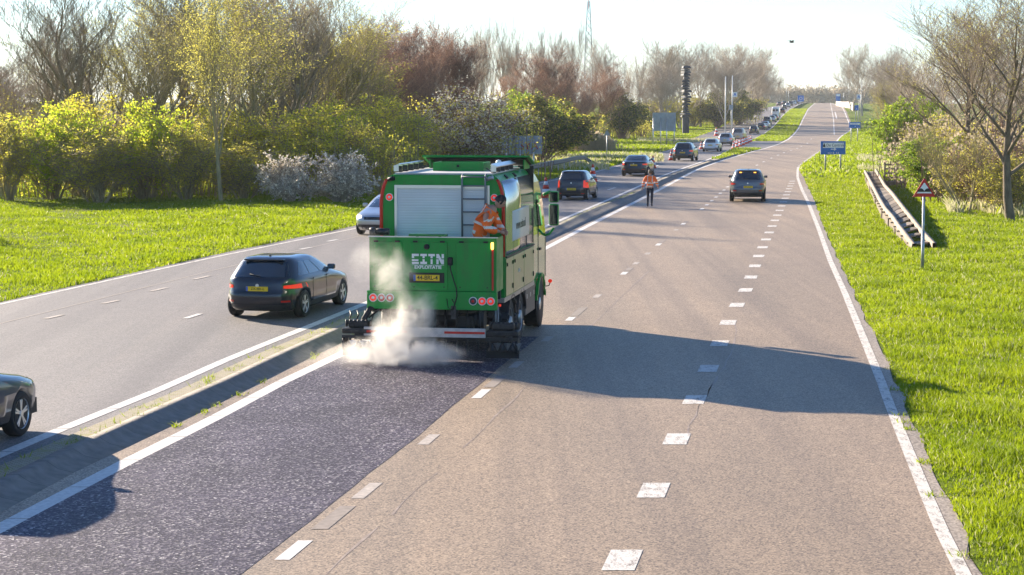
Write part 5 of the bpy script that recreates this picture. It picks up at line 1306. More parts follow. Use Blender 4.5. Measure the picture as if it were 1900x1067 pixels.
    if style != 'van':
        patch(lambda x, z: B.rear(x, z, .004), [(-w_*.86, bz*.66), (w_*.86, bz*.66), (w_*.86, bz*.66+.012), (-w_*.86, bz*.66+.012)], 'tailgate_seam', INK, root, 14, 1)
        lz0, lz1 = (bz-.245, bz-.15) if not tall_lamps else (bz-.36, bz+.02)
        for sg in (-1, 1):
            xi = w_*(.66 if not tall_lamps else .74)
            c = [(sg*xi, lz0+.03), (sg*w_*.975, lz0), (sg*w_*.965, lz1+.02), (sg*xi, lz1)]
            o = patch(lambda x, z: B.rear(x, z, .012), c if sg > 0 else [c[1], c[0], c[3], c[2]], 'tail_lamp', REDL if not lamps else REDLIT, root, 8, 3)
            c = [(sg*w_*.62, lz0-.30), (sg*w_*.80, lz0-.30), (sg*w_*.80, lz0-.255), (sg*w_*.62, lz0-.255)]
            patch(lambda x, z: B.rear(x, z, .018), c if sg > 0 else [c[1], c[0], c[3], c[2]], 'reflector', REDL, root, 3, 1)
        if detail:
            p = B.rear(0, rz+.015, .05); m = MB(); m.box(p+Vector((0, .07, .0)), (B.at(rz)[2]*1.5, .20, .03), bevel=.01)
            if style != 'sedan': m.build('roof_spoiler', paint, root)
            m = MB(); m.tube([B.rear(.05, zb+.02, .02), B.rear(-.22, zb+.07, .025)], .012, 6); m.build('wiper', BLACK, root) if style != 'sedan' else m.bm.free()
            m = MB(); m.box(Vector((.02, B.at(rz)[0]+.35, STY[style]['lv'][-1][0]+.01)), (.03, .10, .05), bevel=.01); m.build('roof_antenna', DARK, root)
            p = B.rear(0, lz1+.0 if not tall_lamps else lz1-.12, .014); m = MB(); m.cyl(p, (0, 1, 0), .04, .012, 16); m.build('badge', SILVER, root)
    else:
        for sg in (-1, 1):
            c = [(sg*.86, .75), (sg*.985, .75), (sg*.985, 1.15), (sg*.86, 1.15)]; patch(lambda x, z: B.rear(x, z, .012), c if sg > 0 else [c[1], c[0], c[3], c[2]], 'tail_lamp', REDL, root, 3, 2)
    if high_brake:
        for sg in (-1, 1):
            m = MB(); m.box(B.rear(sg*.36, rz-.07, .02), (.13, .02, .05), bevel=.01); m.build('high_brake_lamp', mat('amber_glow', (1,.5,.1), .3, emit=(1,.4,.05), es=.9), root)
    if plate:
        pz = bz*.66+.10 if style not in ('suv', 'van') else bz*.62+.08
        if style == 'hatch' and tall_lamps: pz = .56
        if style in ('mpv', 'van'): pz = .62
        p = B.rear(0, pz, .02); m = MB(); m.box(p, (.52, .02, .11)); pl_ = m.build('number_plate', YELLOWP, root)
        m = MB(); m.box(p+Vector((-.235, -.0115, 0)), (.045, .003, .108)); m.build('plate_strip', BLUEP, pl_)
        if detail > 1: text({'estate': 'ZX-481-L', 'suv': 'RD-372-K', 'sedan': 'NJ-605-T', 'hatch': 'TK-918-H'}.get(style, 'ZG-204-N'), .085, INK, pl_, p+Vector((.02, -.0125, 0)), REAR, sx=.95)
    # front
    for sg in (-1, 1):
        fz = bz-.30; c = [(sg*w_*.55, fz), (sg*w_*.93, fz+.01), (sg*w_*.90, fz+.12), (sg*w_*.58, fz+.09)]
        patch(lambda x, z: B.front(x, z, .012), c[::-1] if sg > 0 else [c[2], c[3], c[0], c[1]], 'headlamp', WHITELIT if lamps == 2 else GLASSB, root, 4, 2)
    patch(lambda x, z: B.front(x, z, .012), [(w_*.42, bz-.36), (-w_*.42, bz-.36), (-w_*.45, bz-.20), (w_*.45, bz-.20)], 'grille', INK, root, 6, 2)
    patch(lambda x, z: B.front(x, z, .014), [(w_*.9, .24), (-w_*.9, .24), (-w_*.9, .42), (w_*.9, .42)], 'front_bumper', trim, root, 10, 2)
    return root
def wheel_simple(parent, loc, r, s, rimm):
    m = MB(); m.cyl((0,0,0), (1,0,0), r, .2, 18); wo = m.build('wheel', BLACK, parent, loc=loc)
    m = MB(); m.cyl((s*.101, 0, 0), (1,0,0), r*.6, .01, 14); m.build('rim', rimm, wo); return wo
def carpaint(name, c, metal=.4, rough=.3): return mat('carpaint_'+name, c, rough, metal, coat=1)
P_BLACK = carpaint('blue_black', (.010,.016,.028)); P_NAVY = carpaint('dark_blue', (.012,.035,.065)); P_WHITE = carpaint('white', (.78,.79,.80), 0); P_SILV = carpaint('silver', (.50,.51,.52), .7)
P_GREY = carpaint('grey', (.11,.125,.14), .5); P_TAN = carpaint('champagne', (.46,.38,.33), .5); P_DK = carpaint('anthracite', (.03,.033,.038)); P_LG = carpaint('light_grey', (.38,.40,.42), .6); P_RED = carpaint('dark_red', (.16,.02,.02))
def place(root, px, py, yaw, label, left=True, group=None, cat='car', anchor=0.0, D=None):
    """anchor: local y of the point that stands at the pixel (0 = rear bumper)"""
    g = G(px, py, 0, left) if D is None else Vector((W(px, 200, D).x, D, prof(D)+(ldz(D) if left else 0)))
    d = Vector((math.sin(R(yaw)), math.cos(R(yaw)), 0))
    loc = g-d*anchor; root.location = (loc.x, loc.y, g.z+.006)
    z2 = zg((loc+d*3).x, (loc+d*3).y); root.rotation_euler = (0, 0, -R(yaw)); tag(root, label, cat, group)
    return root
gq = 'cars driving or queueing on the left carriageway'
_e = make_car('estate', P_BLACK, 2, 1); _e.scale = (1, 1.03, .96)
place(_e, 490, 590, 12.5, 'glossy blue-black estate car driving away on the near left carriageway', True, gq, anchor=.5)
place(make_car('estate', P_NAVY, 2, 1), -60, 806, 12.5, 'dark car nose entering the picture at the lower left edge', True, gq, anchor=3.63)
place(make_car('hatch', P_BLACK, 2, 1, tall_lamps=True), 1062, 371, 12.5, 'small black hatchback with upright rear lamps just right of the lorry mirrors', True, gq, anchor=.4)
place(make_car('sedan', P_BLACK, 2, 1), 1177, 327, 12, 'dark saloon car with lit red lamps behind the small black hatchback', True, gq, anchor=.5)
place(make_car('suv', P_NAVY, 2, 1, trim=DARK), 1267, 299, 13, 'dark blue car with silver-flanked bumper ahead of the dark saloon', True, gq, anchor=.5)
place(make_car('estate', P_WHITE, 2, 0), 1318, 281.5, 13, 'white car beside the first cluster of traffic cones', True, gq, anchor=.4)
place(make_car('suv', P_LG, 2, 1), 1345, 270.5, 13.5, 'silver-grey car directly ahead of the white car', True, gq, anchor=.4)
place(make_car('mpv', P_TAN, 2, 0), 1369, 260.5, 14, 'champagne coloured people carrier behind the row of cones', True, gq, anchor=.4)
[o for o in C.objects if o.get('label','').startswith('dark car nose')][0].scale = (1.0, 1.0, 1.03)
o = place(make_car('estate', P_SILV, 2, 2, trim=DARK), 700, 437, 192.0, 'silver oncoming car with lit headlamps, half hidden by the green lorry', True, gq, anchor=4.2)
place(make_car('suv', P_GREY, 2, 0, high_brake=True), 1387, 374, 7.0, 'grey family car driving alone in the right-hand tan lane', False, None, anchor=.5)
q_hatch = make_car('hatch', P_DK, 0, 0); q_est = make_car('estate', P_DK, 0, 1); q_white = make_car('estate', P_WHITE, 0, 0); q_van = make_car('mpv', P_DK, 0, 0); q_wv = make_car('van', P_WHITE, 0, 0, name='van'); q_lg = make_car('suv', P_LG, 0, 0); q_red = make_car('hatch', P_RED, 0, 1)
used_ = set()
def put(proto, px, py, label, yaw, D=None, cat='car'):
    o = proto if id(proto) not in used_ else copy_tree(proto); used_.add(id(proto)); place(o, px, py, yaw, label, True, gq, cat, 0, D)
put(q_hatch, 1397.5, 248.5, 'dark hatchback first after the gap beyond the cones', 13)
put(q_est, 1411, 241.5, 'dark car with red lamps just ahead of the dark hatchback', 13)
put(q_white, 1418.5, 237.5, 'small white car peeking out right of the dark car with red lamps', 13)
put(q_van, 1422.5, 231.5, 'tall dark people carrier ahead of the small white car', 12)
put(q_lg, 1431.5, 227, 'light grey car wedged between dark people carrier and white van', 12)
put(q_est, 1436.5, 223.5, 'dark car just behind the white van', 12)
put(q_wv, 1438.5, 218, 'white panel van standing tall in the queue', 11, cat='van')
put(q_red, 1451, 211, 'reddish car right of the white van', 10)
put(q_hatch, 1455, 203, 'dark hatchback with red lamps on the far slope', 8)
put(q_lg, 1461.5, 200, 'grey car on the far slope right of the dark hatchback', 7)
put(q_est, 1446, 196.8, 'dark car with bright glint on the far slope, leftmost', 7)
put(q_van, 1467, 197.3, 'tall dark car near the top of the far slope', 6)
put(q_est, 1455, 194.6, 'dark car at the top of the far slope, left lane', 6)
put(q_white, 1473.5, 194.3, 'whitish car at the top of the far slope', 5)
put(q_est, 1479, 193, 'dark car at the crest beside the far blue sign', 5)
put(q_white, 1483.5, 192.1, 'last pale car at the crest of the far slope', 5)
# ------------------------------------------------------------------ signs, posts, cones, rails
SIGNB = mat('sign_blue', (.012,.17,.58), .4); SIGNW = mat('sign_white', (.92,.92,.92), .5); SIGNR = mat('sign_red', (.55,.015,.012), .45); CONER = mat('cone_red', (.80,.05,.02), .5); SBACK = mat('sign_back_grey', (.30,.35,.39), .5, .3, noise=.15, nscale=2)
def at(px, py, left=False): g = G(px, py, 0, left); return Vector((g.x, g.y, zg(g.x, g.y)))
def zof(py, D, px=950): return W(px, py, D).z
# warning sign bump
b = at(1712, 503); D = b.y; s = empty('warning_sign', b, -R(2), 'triangular red-bordered warning sign for bumps on the right verge', 'sign')
zt, zl_ = zof(333, D)-b.z, zof(364, D)-b.z; hw = (1735-1692)/2/F*D
def tri(m, cz, hw_, h, y0, y1, rr=.0): m.prism([(-hw_, cz), (hw_, cz), (hw_*.93, cz+.04*h), (hw_*.06, cz+h), (-hw_*.06, cz+h), (-hw_*.93, cz+.04*h)], y0, y1)
m = MB(); m.tube([(0, .05, -.2), (0, .05, zt-.15)], .038, 12); m.build('post', GALV, s); m = MB(); m.tube([(0, .05, 0), (0, .05, 1.2)], .05, 12); m.build('post_sleeve', GALV, s)
m = MB(); tri(m, zl_-.02, hw, zt-zl_+.04, -.012, .012); f = m.build('sign_plate', SIGNR, s)
m = MB(); tri(m, zl_+.085, hw*.66, (zt-zl_)*.62, -.020, -.013); m.build('white_field', SIGNW, f)
m = MB(); h0 = zl_+.13; pts = [(-.21, h0)]
for k in range(21): x = -.20+.40*k/20; pts.append((x, h0+.02+.085*abs(math.sin(2*math.pi*(x+.2)/.40))**.8))
pts.append((.21, h0)); m.prism(pts[::-1], -.028, -.021); m.build('bump_symbol', INK, f)
# big blue direction sign
def blue_sign(x0, x1, y0, y1, ybase, pxs, label, D=None, name='direction_sign', back=None, parts=None, left=False):
    g = at((x0+x1)/2, ybase, left) if D is None else Vector((W((x0+x1)/2, 200, D).x, D, zg(W((x0+x1)/2, 200, D).x, D))); D = g.y
    s = empty(name, g, 0, label, 'sign'); w_ = (x1-x0)/F*D; zt, zb = zof(y0, D)-g.z, zof(y1, D)-g.z
    m = MB(); m.box((0, 0, (zt+zb)/2), (w_, .05, zt-zb)); f = m.build('sign_plate', back or SIGNB, s)
    if back is None and w_ > 1:
        m = MB(); t_ = .035
        for q in ((0, zt-.03, w_-.02, t_), (0, zb+.03, w_-.02, t_)): m.box((q[0], -.028, q[1]), (q[2], .006, q[3]))
        for sx_ in (-1, 1): m.box((sx_*(w_/2-.03), -.028, (zt+zb)/2), (t_, .006, zt-zb-.06))
        m.build('sign_border', SIGNB, f)
    for p in pxs:
        x = (p-(x0+x1)/2)/F*D; m = MB(); m.tube([(x, .07, -.3), (x, .07, zt-.1)], .06 if D > 100 else .045, 10); m.build('post', GALV, s)
    return s, f, w_, zt, zb
s, f, w_, zt, zb = blue_sign(1522, 1568, 262, 286.5, 320, (1531.5, 1559.5), 'large blue direction sign with a white band on the right verge')
m = MB(); m.box((.02, -.034, zt-.30), (w_*.84, .008, .38)); m.build('white_band', SIGNW, f)
text('De Centrale', .31, mat('lettering_blue_grey', (.10,.12,.18), .6), f, (.17, -.041, zt-.30), REAR, sx=.86)
m = MB(); m.box((-w_*.36, -.041, zt-.34), (.16, .006, .12)); m.cyl((-w_*.36, -.041, zt-.22), (0, 1, 0), .055, .006, 12); m.box((-w_*.36, -.041, zt-.42), (.22, .006, .03)); m.build('small_emblem', INK, f)
zc = (zt+zb)/2-.1
m = MB(); m.box((-.04, -.034, zc), (.26, .008, .06)); m.prism([(.07, zc-.12), (.25, zc), (.07, zc+.12)], -.038, -.030); m.build('white_arrow', SIGNW, f)
text('A 9 m/s', .2, SIGNW, f, (0, -.034, zb+.10), REAR) if False else None
m = MB()
for k in range(6): m.box((-.35+k*.13+(.1 if k > 3 else 0), -.034, zb+.10), (.045, .008, .09+.05*(k % 2)))
m.build('small_lettering', SIGNW, f)
s, f, w_, zt, zb = blue_sign(1576, 1597, 226.5, 237.5, 250.5, (1580, 1592), 'second blue direction sign farther along the right verge', D=285)
m = MB(); m.box((0, -.034, zt-.25), (w_*.85, .008, .22)); m.build('white_band', SIGNW, f); m = MB(); m.box((.05, -.034, zb+.22), (.10, .008, .14)); m.build('white_arrow', SIGNW, f)
text('CENTRALE', .2, SIGNB, f, (0, -.040, zt-.25), REAR)
s, f, w_, zt, zb = blue_sign(1586, 1593, 195, 204.5, 215, (1587.5, 1592), 'small blue panel on the far right verge below the round-arrow sign', D=430)
m = MB(); m.box((0, -.034, zb+.3), (.1, .008, .2)); m.build('white_arrow', SIGNW, f)
s, f, w_, zt, zb = blue_sign(1550.5, 1559, 174, 187.5, 192, (1551.5, 1558), 'tall blue and white gantry panel beyond the crest', D=760)
m = MB(); m.box((0, -.034, zt-.55), (w_*.8, .01, .7)); m.build('white_panel', SIGNW, f)
s, f, w_, zt, zb = blue_sign(1480, 1491.5, 177, 188.5, 192, (1482, 1489.5), 'blue panel with a ring symbol above the far queue', D=740, left=True)
m = MB(); m.lathe([(.55, -.036), (.55, -.046), (.40, -.046), (.40, -.036)], (0, 0, (zt+zb)/2), 'y', 20, closed=False); m.build('ring_symbol', SIGNW, f)
# sign backs
for (x0, x1, y0, y1, posts, D, lb) in [(931, 1006, 252, 286, (940, 965, 990), 138, 'grey back of a wide road sign with red scrawl, beyond the lorry roof'), (1211, 1254, 209, 243, (1212, 1226, 1237, 1251), 265, 'grey ribbed back of a large road sign on the left bank')]:
    s, f, w_, zt, zb = blue_sign(x0, x1, y0, y1, 0, posts, lb, D=D, back=SBACK, name='sign_back', left=True)
    m = MB()
    for k in range(9): m.box((-w_/2+w_*(k+.5)/9, -.035, (zt+zb)/2), (.03, .03, zt-zb))
    m.box((0, -.05, zb+(zt-zb)*(.62 if D < 200 else .5)), (w_, .04, .07)); m.build('back_ribs', SBACK, f)
    for k, p in enumerate(posts):
        x = (p-(x0+x1)/2)/F*D; m = MB(); m.tube([(x, -.9, -.3), (x, -.07, zb+(zt-zb)*.7)], .05, 8); m.build('strut', SILVER, s)
    if D < 200: text('SYA', .75, mat('graffiti_red', (.45,.05,.03), .6), f, (w_*.17, -.06, zb+.55), REAR, 'scrawl')
# round-arrow parking style signs on tall white posts (far)
def post(px, D, ytop, r, m_, label, name='pole', sign=None, yb=None, cat='pole'):
    x = W(px, 200, D).x; z0 = zg(x, D); h = zof(ytop, D)-z0; o = empty(name, (x, D, z0), 0, label, cat)
    m = MB(); m.tube([(0, 0, -.3), (0, 0, h)], [r, r*.7], 10); m.build('post', m_, o)
    if sign:
        (a0, a1, b0, b1) = sign; xs = ((a0+a1)/2-px)/F*D; w_ = (a1-a0)/F*D; zt, zb = zof(b0, D)-z0, zof(b1, D)-z0
        m = MB(); m.box((xs, -.12, (zt+zb)/2), (w_, .04, zt-zb)); f = m.build('sign_plate', SIGNW, o)
        m = MB(); zc = (zt+zb)/2; q = w_*.32; m.prism([(xs-q, zc-q), (xs-q*.5, zc-q), (xs, zc+q*.3), (xs+q*.5, zc-q), (xs+q, zc-q), (xs+q*.3, zc+q), (xs-q*.3, zc+q)], -.16, -.145); m.build('blue_symbol', SIGNB, f)
    return o
post(1346, 335, 142, .11, WHITE, 'plain tall white post on the left bank')
post(1358.5, 350, 140, .10, WHITE, 'tall white post carrying a small white sign with a blue symbol', sign=(1359, 1367.5, 171, 180))
o = post(1356.5, 340, 195, .05, SBACK, 'low post with a dark panel at the foot of the white posts'); m = MB(); z0 = 0; m.box((0, -.1, (zof(195, 340)-o.location.z+zof(203, 340)-o.location.z)/2), (.7, .05, .8)); m.build('sign_plate', SBACK, o)
post(1597.5, 400, 150, .08, GALV, 'tall lamp post on the far right verge', 'lamp_post', cat='lamp post'); post(1594, 420, 165, .07, GALV, 'post carrying the white sign with a blue arch symbol, right side', sign=(1589, 1597, 175, 184.5))
for px, yt, D, lb in ((1459, 152, 800, 'thin lamp post above the left end of the far queue'), (1463, 168, 830, 'short lamp post beside the far queue'), (1575, 152, 800, 'thin lamp post on the right beyond the crest'), (1565, 172, 820, 'short lamp post on the right beyond the crest')): post(px, D, yt, .11, GALV, lb, 'lamp_post', cat='lamp post')
# triangular sign from behind
b = at(1126, 299, True); s = empty('warning_sign', b, 0, 'triangular sign seen from behind on the left verge', 'sign'); D = b.y
m = MB(); m.tube([(0, 0, -.2), (0, 0, zof(246, D)-b.z)], .045, 10); m.build('post', GALV, s); m = MB(); tri(m, zof(251.5, D)-b.z, .19/.19*(1132-1119.5)/2/F*D, (251.5-240.5)/F*D, -.04, -.06); m.build('sign_plate', SBACK, s)
# lattice mast
D = 900; x = W(1092, 100, D).x; z0 = -.5; h = zof(2, D)-z0; mast = empty('lattice_mast', (x, D, z0), 0, 'red and white lattice mast on the skyline', 'mast')
m = MB(); m2 = MB(); zz = 0; nseg = 16
def mw(z): return 2.0*(1-z/h)**.7+.35
for k in range(nseg):
    a, b_ = h*k/nseg, h*(k+1)/nseg
    for sx_ in (-1, 1):
        for sy_ in (-1, 1): m.tube([(sx_*mw(a), sy_*mw(a), a), (sx_*mw(b_), sy_*mw(b_), b_)], .12, 4)
    for sy_ in (-1, 1): m.tube([(-mw(a), sy_*mw(a), a), (mw(b_), sy_*mw(b_), b_)], .08, 4); m.tube([(mw(a), sy_*mw(a), a), (-mw(b_), sy_*mw(b_), b_)], .08, 4)
m2.bm.free(); m.build('lattice', SBACK, mast)
m = MB(); m.tube([(0, 0, h*.93), (-.3, 0, h+4)], .15, 5); m.build('mast_top', SIGNR, mast)
# dark totem sculpture
D = 372; x = W(1272.5, 200, D).x; z0 = zg(x, D); tz = zof(118, D)-z0; s = empty('sculpture', (x, D, z0), 0, 'dark stacked totem sculpture in front of the roadside trees', 'sculpture')
TOT = mat('totem_dark', (.02,.028,.045), .7, noise=.5, nscale=1.5); hb = tz*.24
m = MB(); m.box((0, 0, hb/2), (1.2, 1.2, hb), bevel=.05); m.build('plinth', TOT, s)
m = MB(); rr = random.Random(8); k = 0; z = hb
while z < tz-.4:
    h_ = rr.uniform(.35, .6); w_ = rr.uniform(1.1, 1.7) if z < tz*.8 else rr.uniform(1.4, 1.8); m.box((rr.uniform(-.15, .15), rr.uniform(-.15, .15), z+h_/2), (w_, w_, h_*.82), Matrix.Rotation(rr.uniform(0, 1.5), 3, 'Z'), .08, taper=(.75, .75)); m.box((0, 0, z+h_*.5), (.6, .6, h_*1.1)); z += h_
m.build('stacked_shaft', TOT, s)
# cones
def make_cone(h=.75):
    o = empty('traffic_cone'); m = MB(); m.box((0, 0, .02), (.40, .40, .04), bevel=.01); m.build('base', CONER, o)
    n = 5; hs = [.04+(h-.04)*k/n for k in range(n+1)]; rad = lambda z: .16*(1-(z-.04)/(h-.04))+.03
    for nm, ks, mm in (('cone_body', (0, 2, 4), CONER), ('white_band', (1,), SIGNW), ('white_band', (3,), SIGNW)):
        m = MB()
        for k in ks: m.lathe([(rad(hs[k]), hs[k]), (rad(hs[k+1]), hs[k+1])], (0, 0, 0), 'z', 14)
        m.build(nm, mm, o)
    return o
c0 = make_cone(); first = True
cones = [(1100, 337, 1.45, 'single traffic cone right of the small black hatchback'), (1211.5, 312, 1.3, 'traffic cone half hidden behind the dark saloon'), (1245.5, 297.5, 1.25, 'traffic cone left of the dark blue car'), (1301, 276.5, 1.2, 'traffic cone left of the white car'), (1013, 367, 1.4, 'traffic cone glimpsed through the lorry mirror')]
for k in range(9): cones.append((1363.5+k*3.7, 273.8-k*1.35, 1.25, ['first and nearest', 'second', 'third', 'fourth', 'fifth', 'sixth', 'seventh', 'eighth', 'ninth and farthest'][k]+' cone in the near file at the crossover'))
for k in range(5): cones.append((1361+k*6.2, 275.3-k*2.6+1.6, 1.25, ['first', 'second', 'third', 'fourth', 'fifth'][k]+' cone in the front file at the crossover'))
cones.append((1329.5, 208, 2.0, 'lone red and white marker on the left bank'))
for px, py, sc, lb in cones:
    o = c0 if first else copy_tree(c0); first = False
    g = G(px, py, 0, True); 
    if px == 1329.5: x = W(px, 200, 350).x; g = Vector((x, 350, zg(x, 350)))
    o.location = (g.x, g.y, g.z+.01); o.scale = (sc,)*3; tag(o, lb, 'cone', 'traffic cones')
# guard rail on the left verge
s = empty('guard_rail', (0, 0, 0), 0, 'grey steel guard rail along the left verge, bending down at its far end', 'guard rail')
pts = []
for px, py, h_ in [(985, 340, .70), (1009, 329, .70), (1040, 322, .72), (1070, 315, .72), (1092, 308, .72), (1105, 304, .60), (1118, 303, .2)]:
    g = G(px, py+2, 0, True); g = Vector((g.x-.9, g.y, 0)); pts.append(Vector((g.x, g.y, zg(g.x, g.y)+h_)))
V, Fc = [], []; pr = [(0, -.16), (-.05, -.10), (0, -.02), (0, .02), (-.05, .10), (0, .16)]
for p in pts:
    for dx, dz in pr: V.append((p.x-dx, p.y, p.z+dz))
for i in range(len(pts)-1):
    for k in range(5): a = i*6+k; Fc.append((a, a+1, a+7, a+6))
rail = link(bpy.data.objects.new('rail_beam', mesh_np('rail', V, Fc, [mat('rail_grey', (.15,.16,.17), .55, .3)], True)), s); md = rail.modifiers.new('s', 'SOLIDIFY'); md.thickness = .012
tot = [pts[0]]; i = 0
for k in range(1, 13):
    f_ = k/13*(len(pts)-2); i = int(f_); p = pts[i].lerp(pts[i+1], f_-i); m = MB(); m.box((p.x-.08, p.y, p.z-.30), (.08, .10, .80)); m.build('rail_post', GALV, s)
# wooden cattle-grid like walkway
s = empty('wooden_walkway', (0, 0, 0), 0, 'weathered wooden walkway of cross slats between two long rails on the right verge', 'walkway')
WOOD = mat('weathered_wood', (.33,.27,.21), .85, noise=.35, nscale=4, bump=.5, bscale=20); WOODD = mat('weathered_wood_dark', (.17,.14,.11), .85, noise=.4, nscale=5)
def lift(px, py, hh): g = G(px, py, hh); return Vector((g.x, g.y, zg(g.x, g.y)+hh))
LR = [(1605, 319), (1611, 328), (1619, 345), (1632, 372), (1643, 389), (1656, 402), (1668, 419), (1682, 437), (1696, 455)]; RR = [(1625, 318), (1632, 327), (1642, 345), (1655, 362), (1668, 379), (1680, 393), (1697, 412), (1714, 432), (1734, 453)]
hs = [.62, .66, .66, .66, .60, .55, .45, .33, .14]
LL = [lift(x, y, h_) for (x, y), h_ in zip(LR, hs)]; RL = [lift(x, y, h_) for (x, y), h_ in zip(RR, hs)]
for nm, P in (('side_rail', LL), ('side_rail', RL)):
    V, Fc = [], []
    for p in P:
        for dx, dz in ((-.07, .10), (.07, .10), (.07, -.16), (-.07, -.16)): V.append((p.x+dx, p.y, p.z+dz))
    for i in range(len(P)-1):
        for k in range(4): a = i*4+k; b_ = i*4+(k+1) % 4; Fc.append((a, b_, b_+4, a+4))
    link(bpy.data.objects.new(nm, mesh_np(nm, V, Fc, [WOOD])), s)
cl = np.cumsum([0]+[(b_-a).length for a, b_ in zip(LL, LL[1:])]); nS = 34
for k in range(nS):
    f_ = (k+.5)/nS; f_ = 1-(1-f_)**1.0; t_ = cl[-1]*f_; i = min(int(np.searchsorted(cl, t_))-1, len(LL)-2); i = max(i, 0); u = (t_-cl[i])/(cl[i+1]-cl[i])
    a = LL[i].lerp(LL[i+1], u); b_ = RL[i].lerp(RL[i+1], u); c = (a+b_)/2; ln_ = (b_-a); m = MB(); m.box((c.x, c.y, c.z-.03), (ln_.length-.1, .40, .05), Vector((1, 0, 0)).rotation_difference(ln_.normalized()).to_matrix()); m.build('slat', WOODD if k % 3 else WOOD, s)
for i in range(len(LL)-1):
    for P in (LL, RL):
        p = P[i].lerp(P[i+1], .5); h_ = p.z-zg(p.x, p.y); m = MB(); m.box((p.x, p.y, p.z-h_/2-.08), (.10, .12, h_+.1)); m.build('support_post', WOODD, s)
# boarded sides so that it throws a solid shade
V, Fc = [], []
for p in LL: V += [(p.x, p.y, p.z-.12), (p.x, p.y, zg(p.x, p.y)-.05)]
for i in range(len(LL)-1): Fc.append((2*i, 2*i+1, 2*i+3, 2*i+2))
link(bpy.data.objects.new('side_board', mesh_np('side_board', V, Fc, [WOODD])), s)
# slatted fence at its far end
b = at(1660, 345); s = empty('slatted_fence', (b.x, b.y, b.z), R(-4), 'small grey slatted fence beside the far end of the wooden walkway', 'fence'); wf = (1680-1643)/F*b.y
for k in range(5):
    m = MB(); m.box((0, 0, .25+k*.26), (wf, .04, .10)); m.build('slat', WOOD, s)
for x in (-wf/2, 0, wf/2): m = MB(); m.box((x, .05, .7), (.10, .08, 1.5)); m.build('fence_post', WOOD, s)
m = MB(); m.box((0, -.2, .10), (wf, .5, .35)); m.build('concrete_sill', MATS['kerb_concrete'], s)
# pale barrier on the far right
s = empty('parapet', (0, 0, 0), 0, 'pale parapet wall beside the road beyond the right verge', 'wall'); P = [W(x, 188, D) for x, D in ((1551, 720), (1562, 690), (1575, 660), (1583, 600))]
V, Fc = [], []
for p, y0_ in zip(P, (186, 187, 187, 188)):
    z0 = zg(p.x, p.y); zt = W(950, y0_, p.y).z; V += [(p.x, p.y, z0-.3), (p.x, p.y, max(zt-.3, z0+.8)), (p.x+.4, p.y, max(zt-.3, z0+.8)), (p.x+.4, p.y, z0-.3)]
for i in range(3):
    for k in range(3): a = i*4+k; Fc.append((a, a+1, a+5, a+4))
link(bpy.data.objects.new('wall_face', mesh_np('wall', V, Fc, [mat('parapet_pale', (.36,.32,.28), .7)])), s)
# bird in the sky
p = W(1469, 78, 160); s = empty('bird', p, R(20), 'small dark bird flying in the pale sky', 'bird')
m = MB(); m.lathe([(.005, -.26), (.05, -.16), (.08, .0), (.055, .12), (.045, .18), (.005, .27)], (0, 0, 0), 'x', 10); m.prism([(-.26, -.005), (-.42, -.06), (-.42, .06)], -.01, .01, Matrix.Rotation(math.pi/2, 4, 'X'))
V = []; m.quad((-.08, 0, .03), (.10, 0, .03), (.06, .34, .16), (-.10, .30, .15)); m.quad((-.08, 0, .03), (.10, 0, .03), (.06, -.34, .14), (-.10, -.30, .13)); m.quad((.06, .34, .16), (-.10, .30, .15), (-.16, .62, .08), (-.12, .62, .08)); m.quad((.06, -.34, .14), (-.10, -.30, .13), (-.16, -.62, .06), (-.12, -.62, .06))
m.build('body', INK, s)
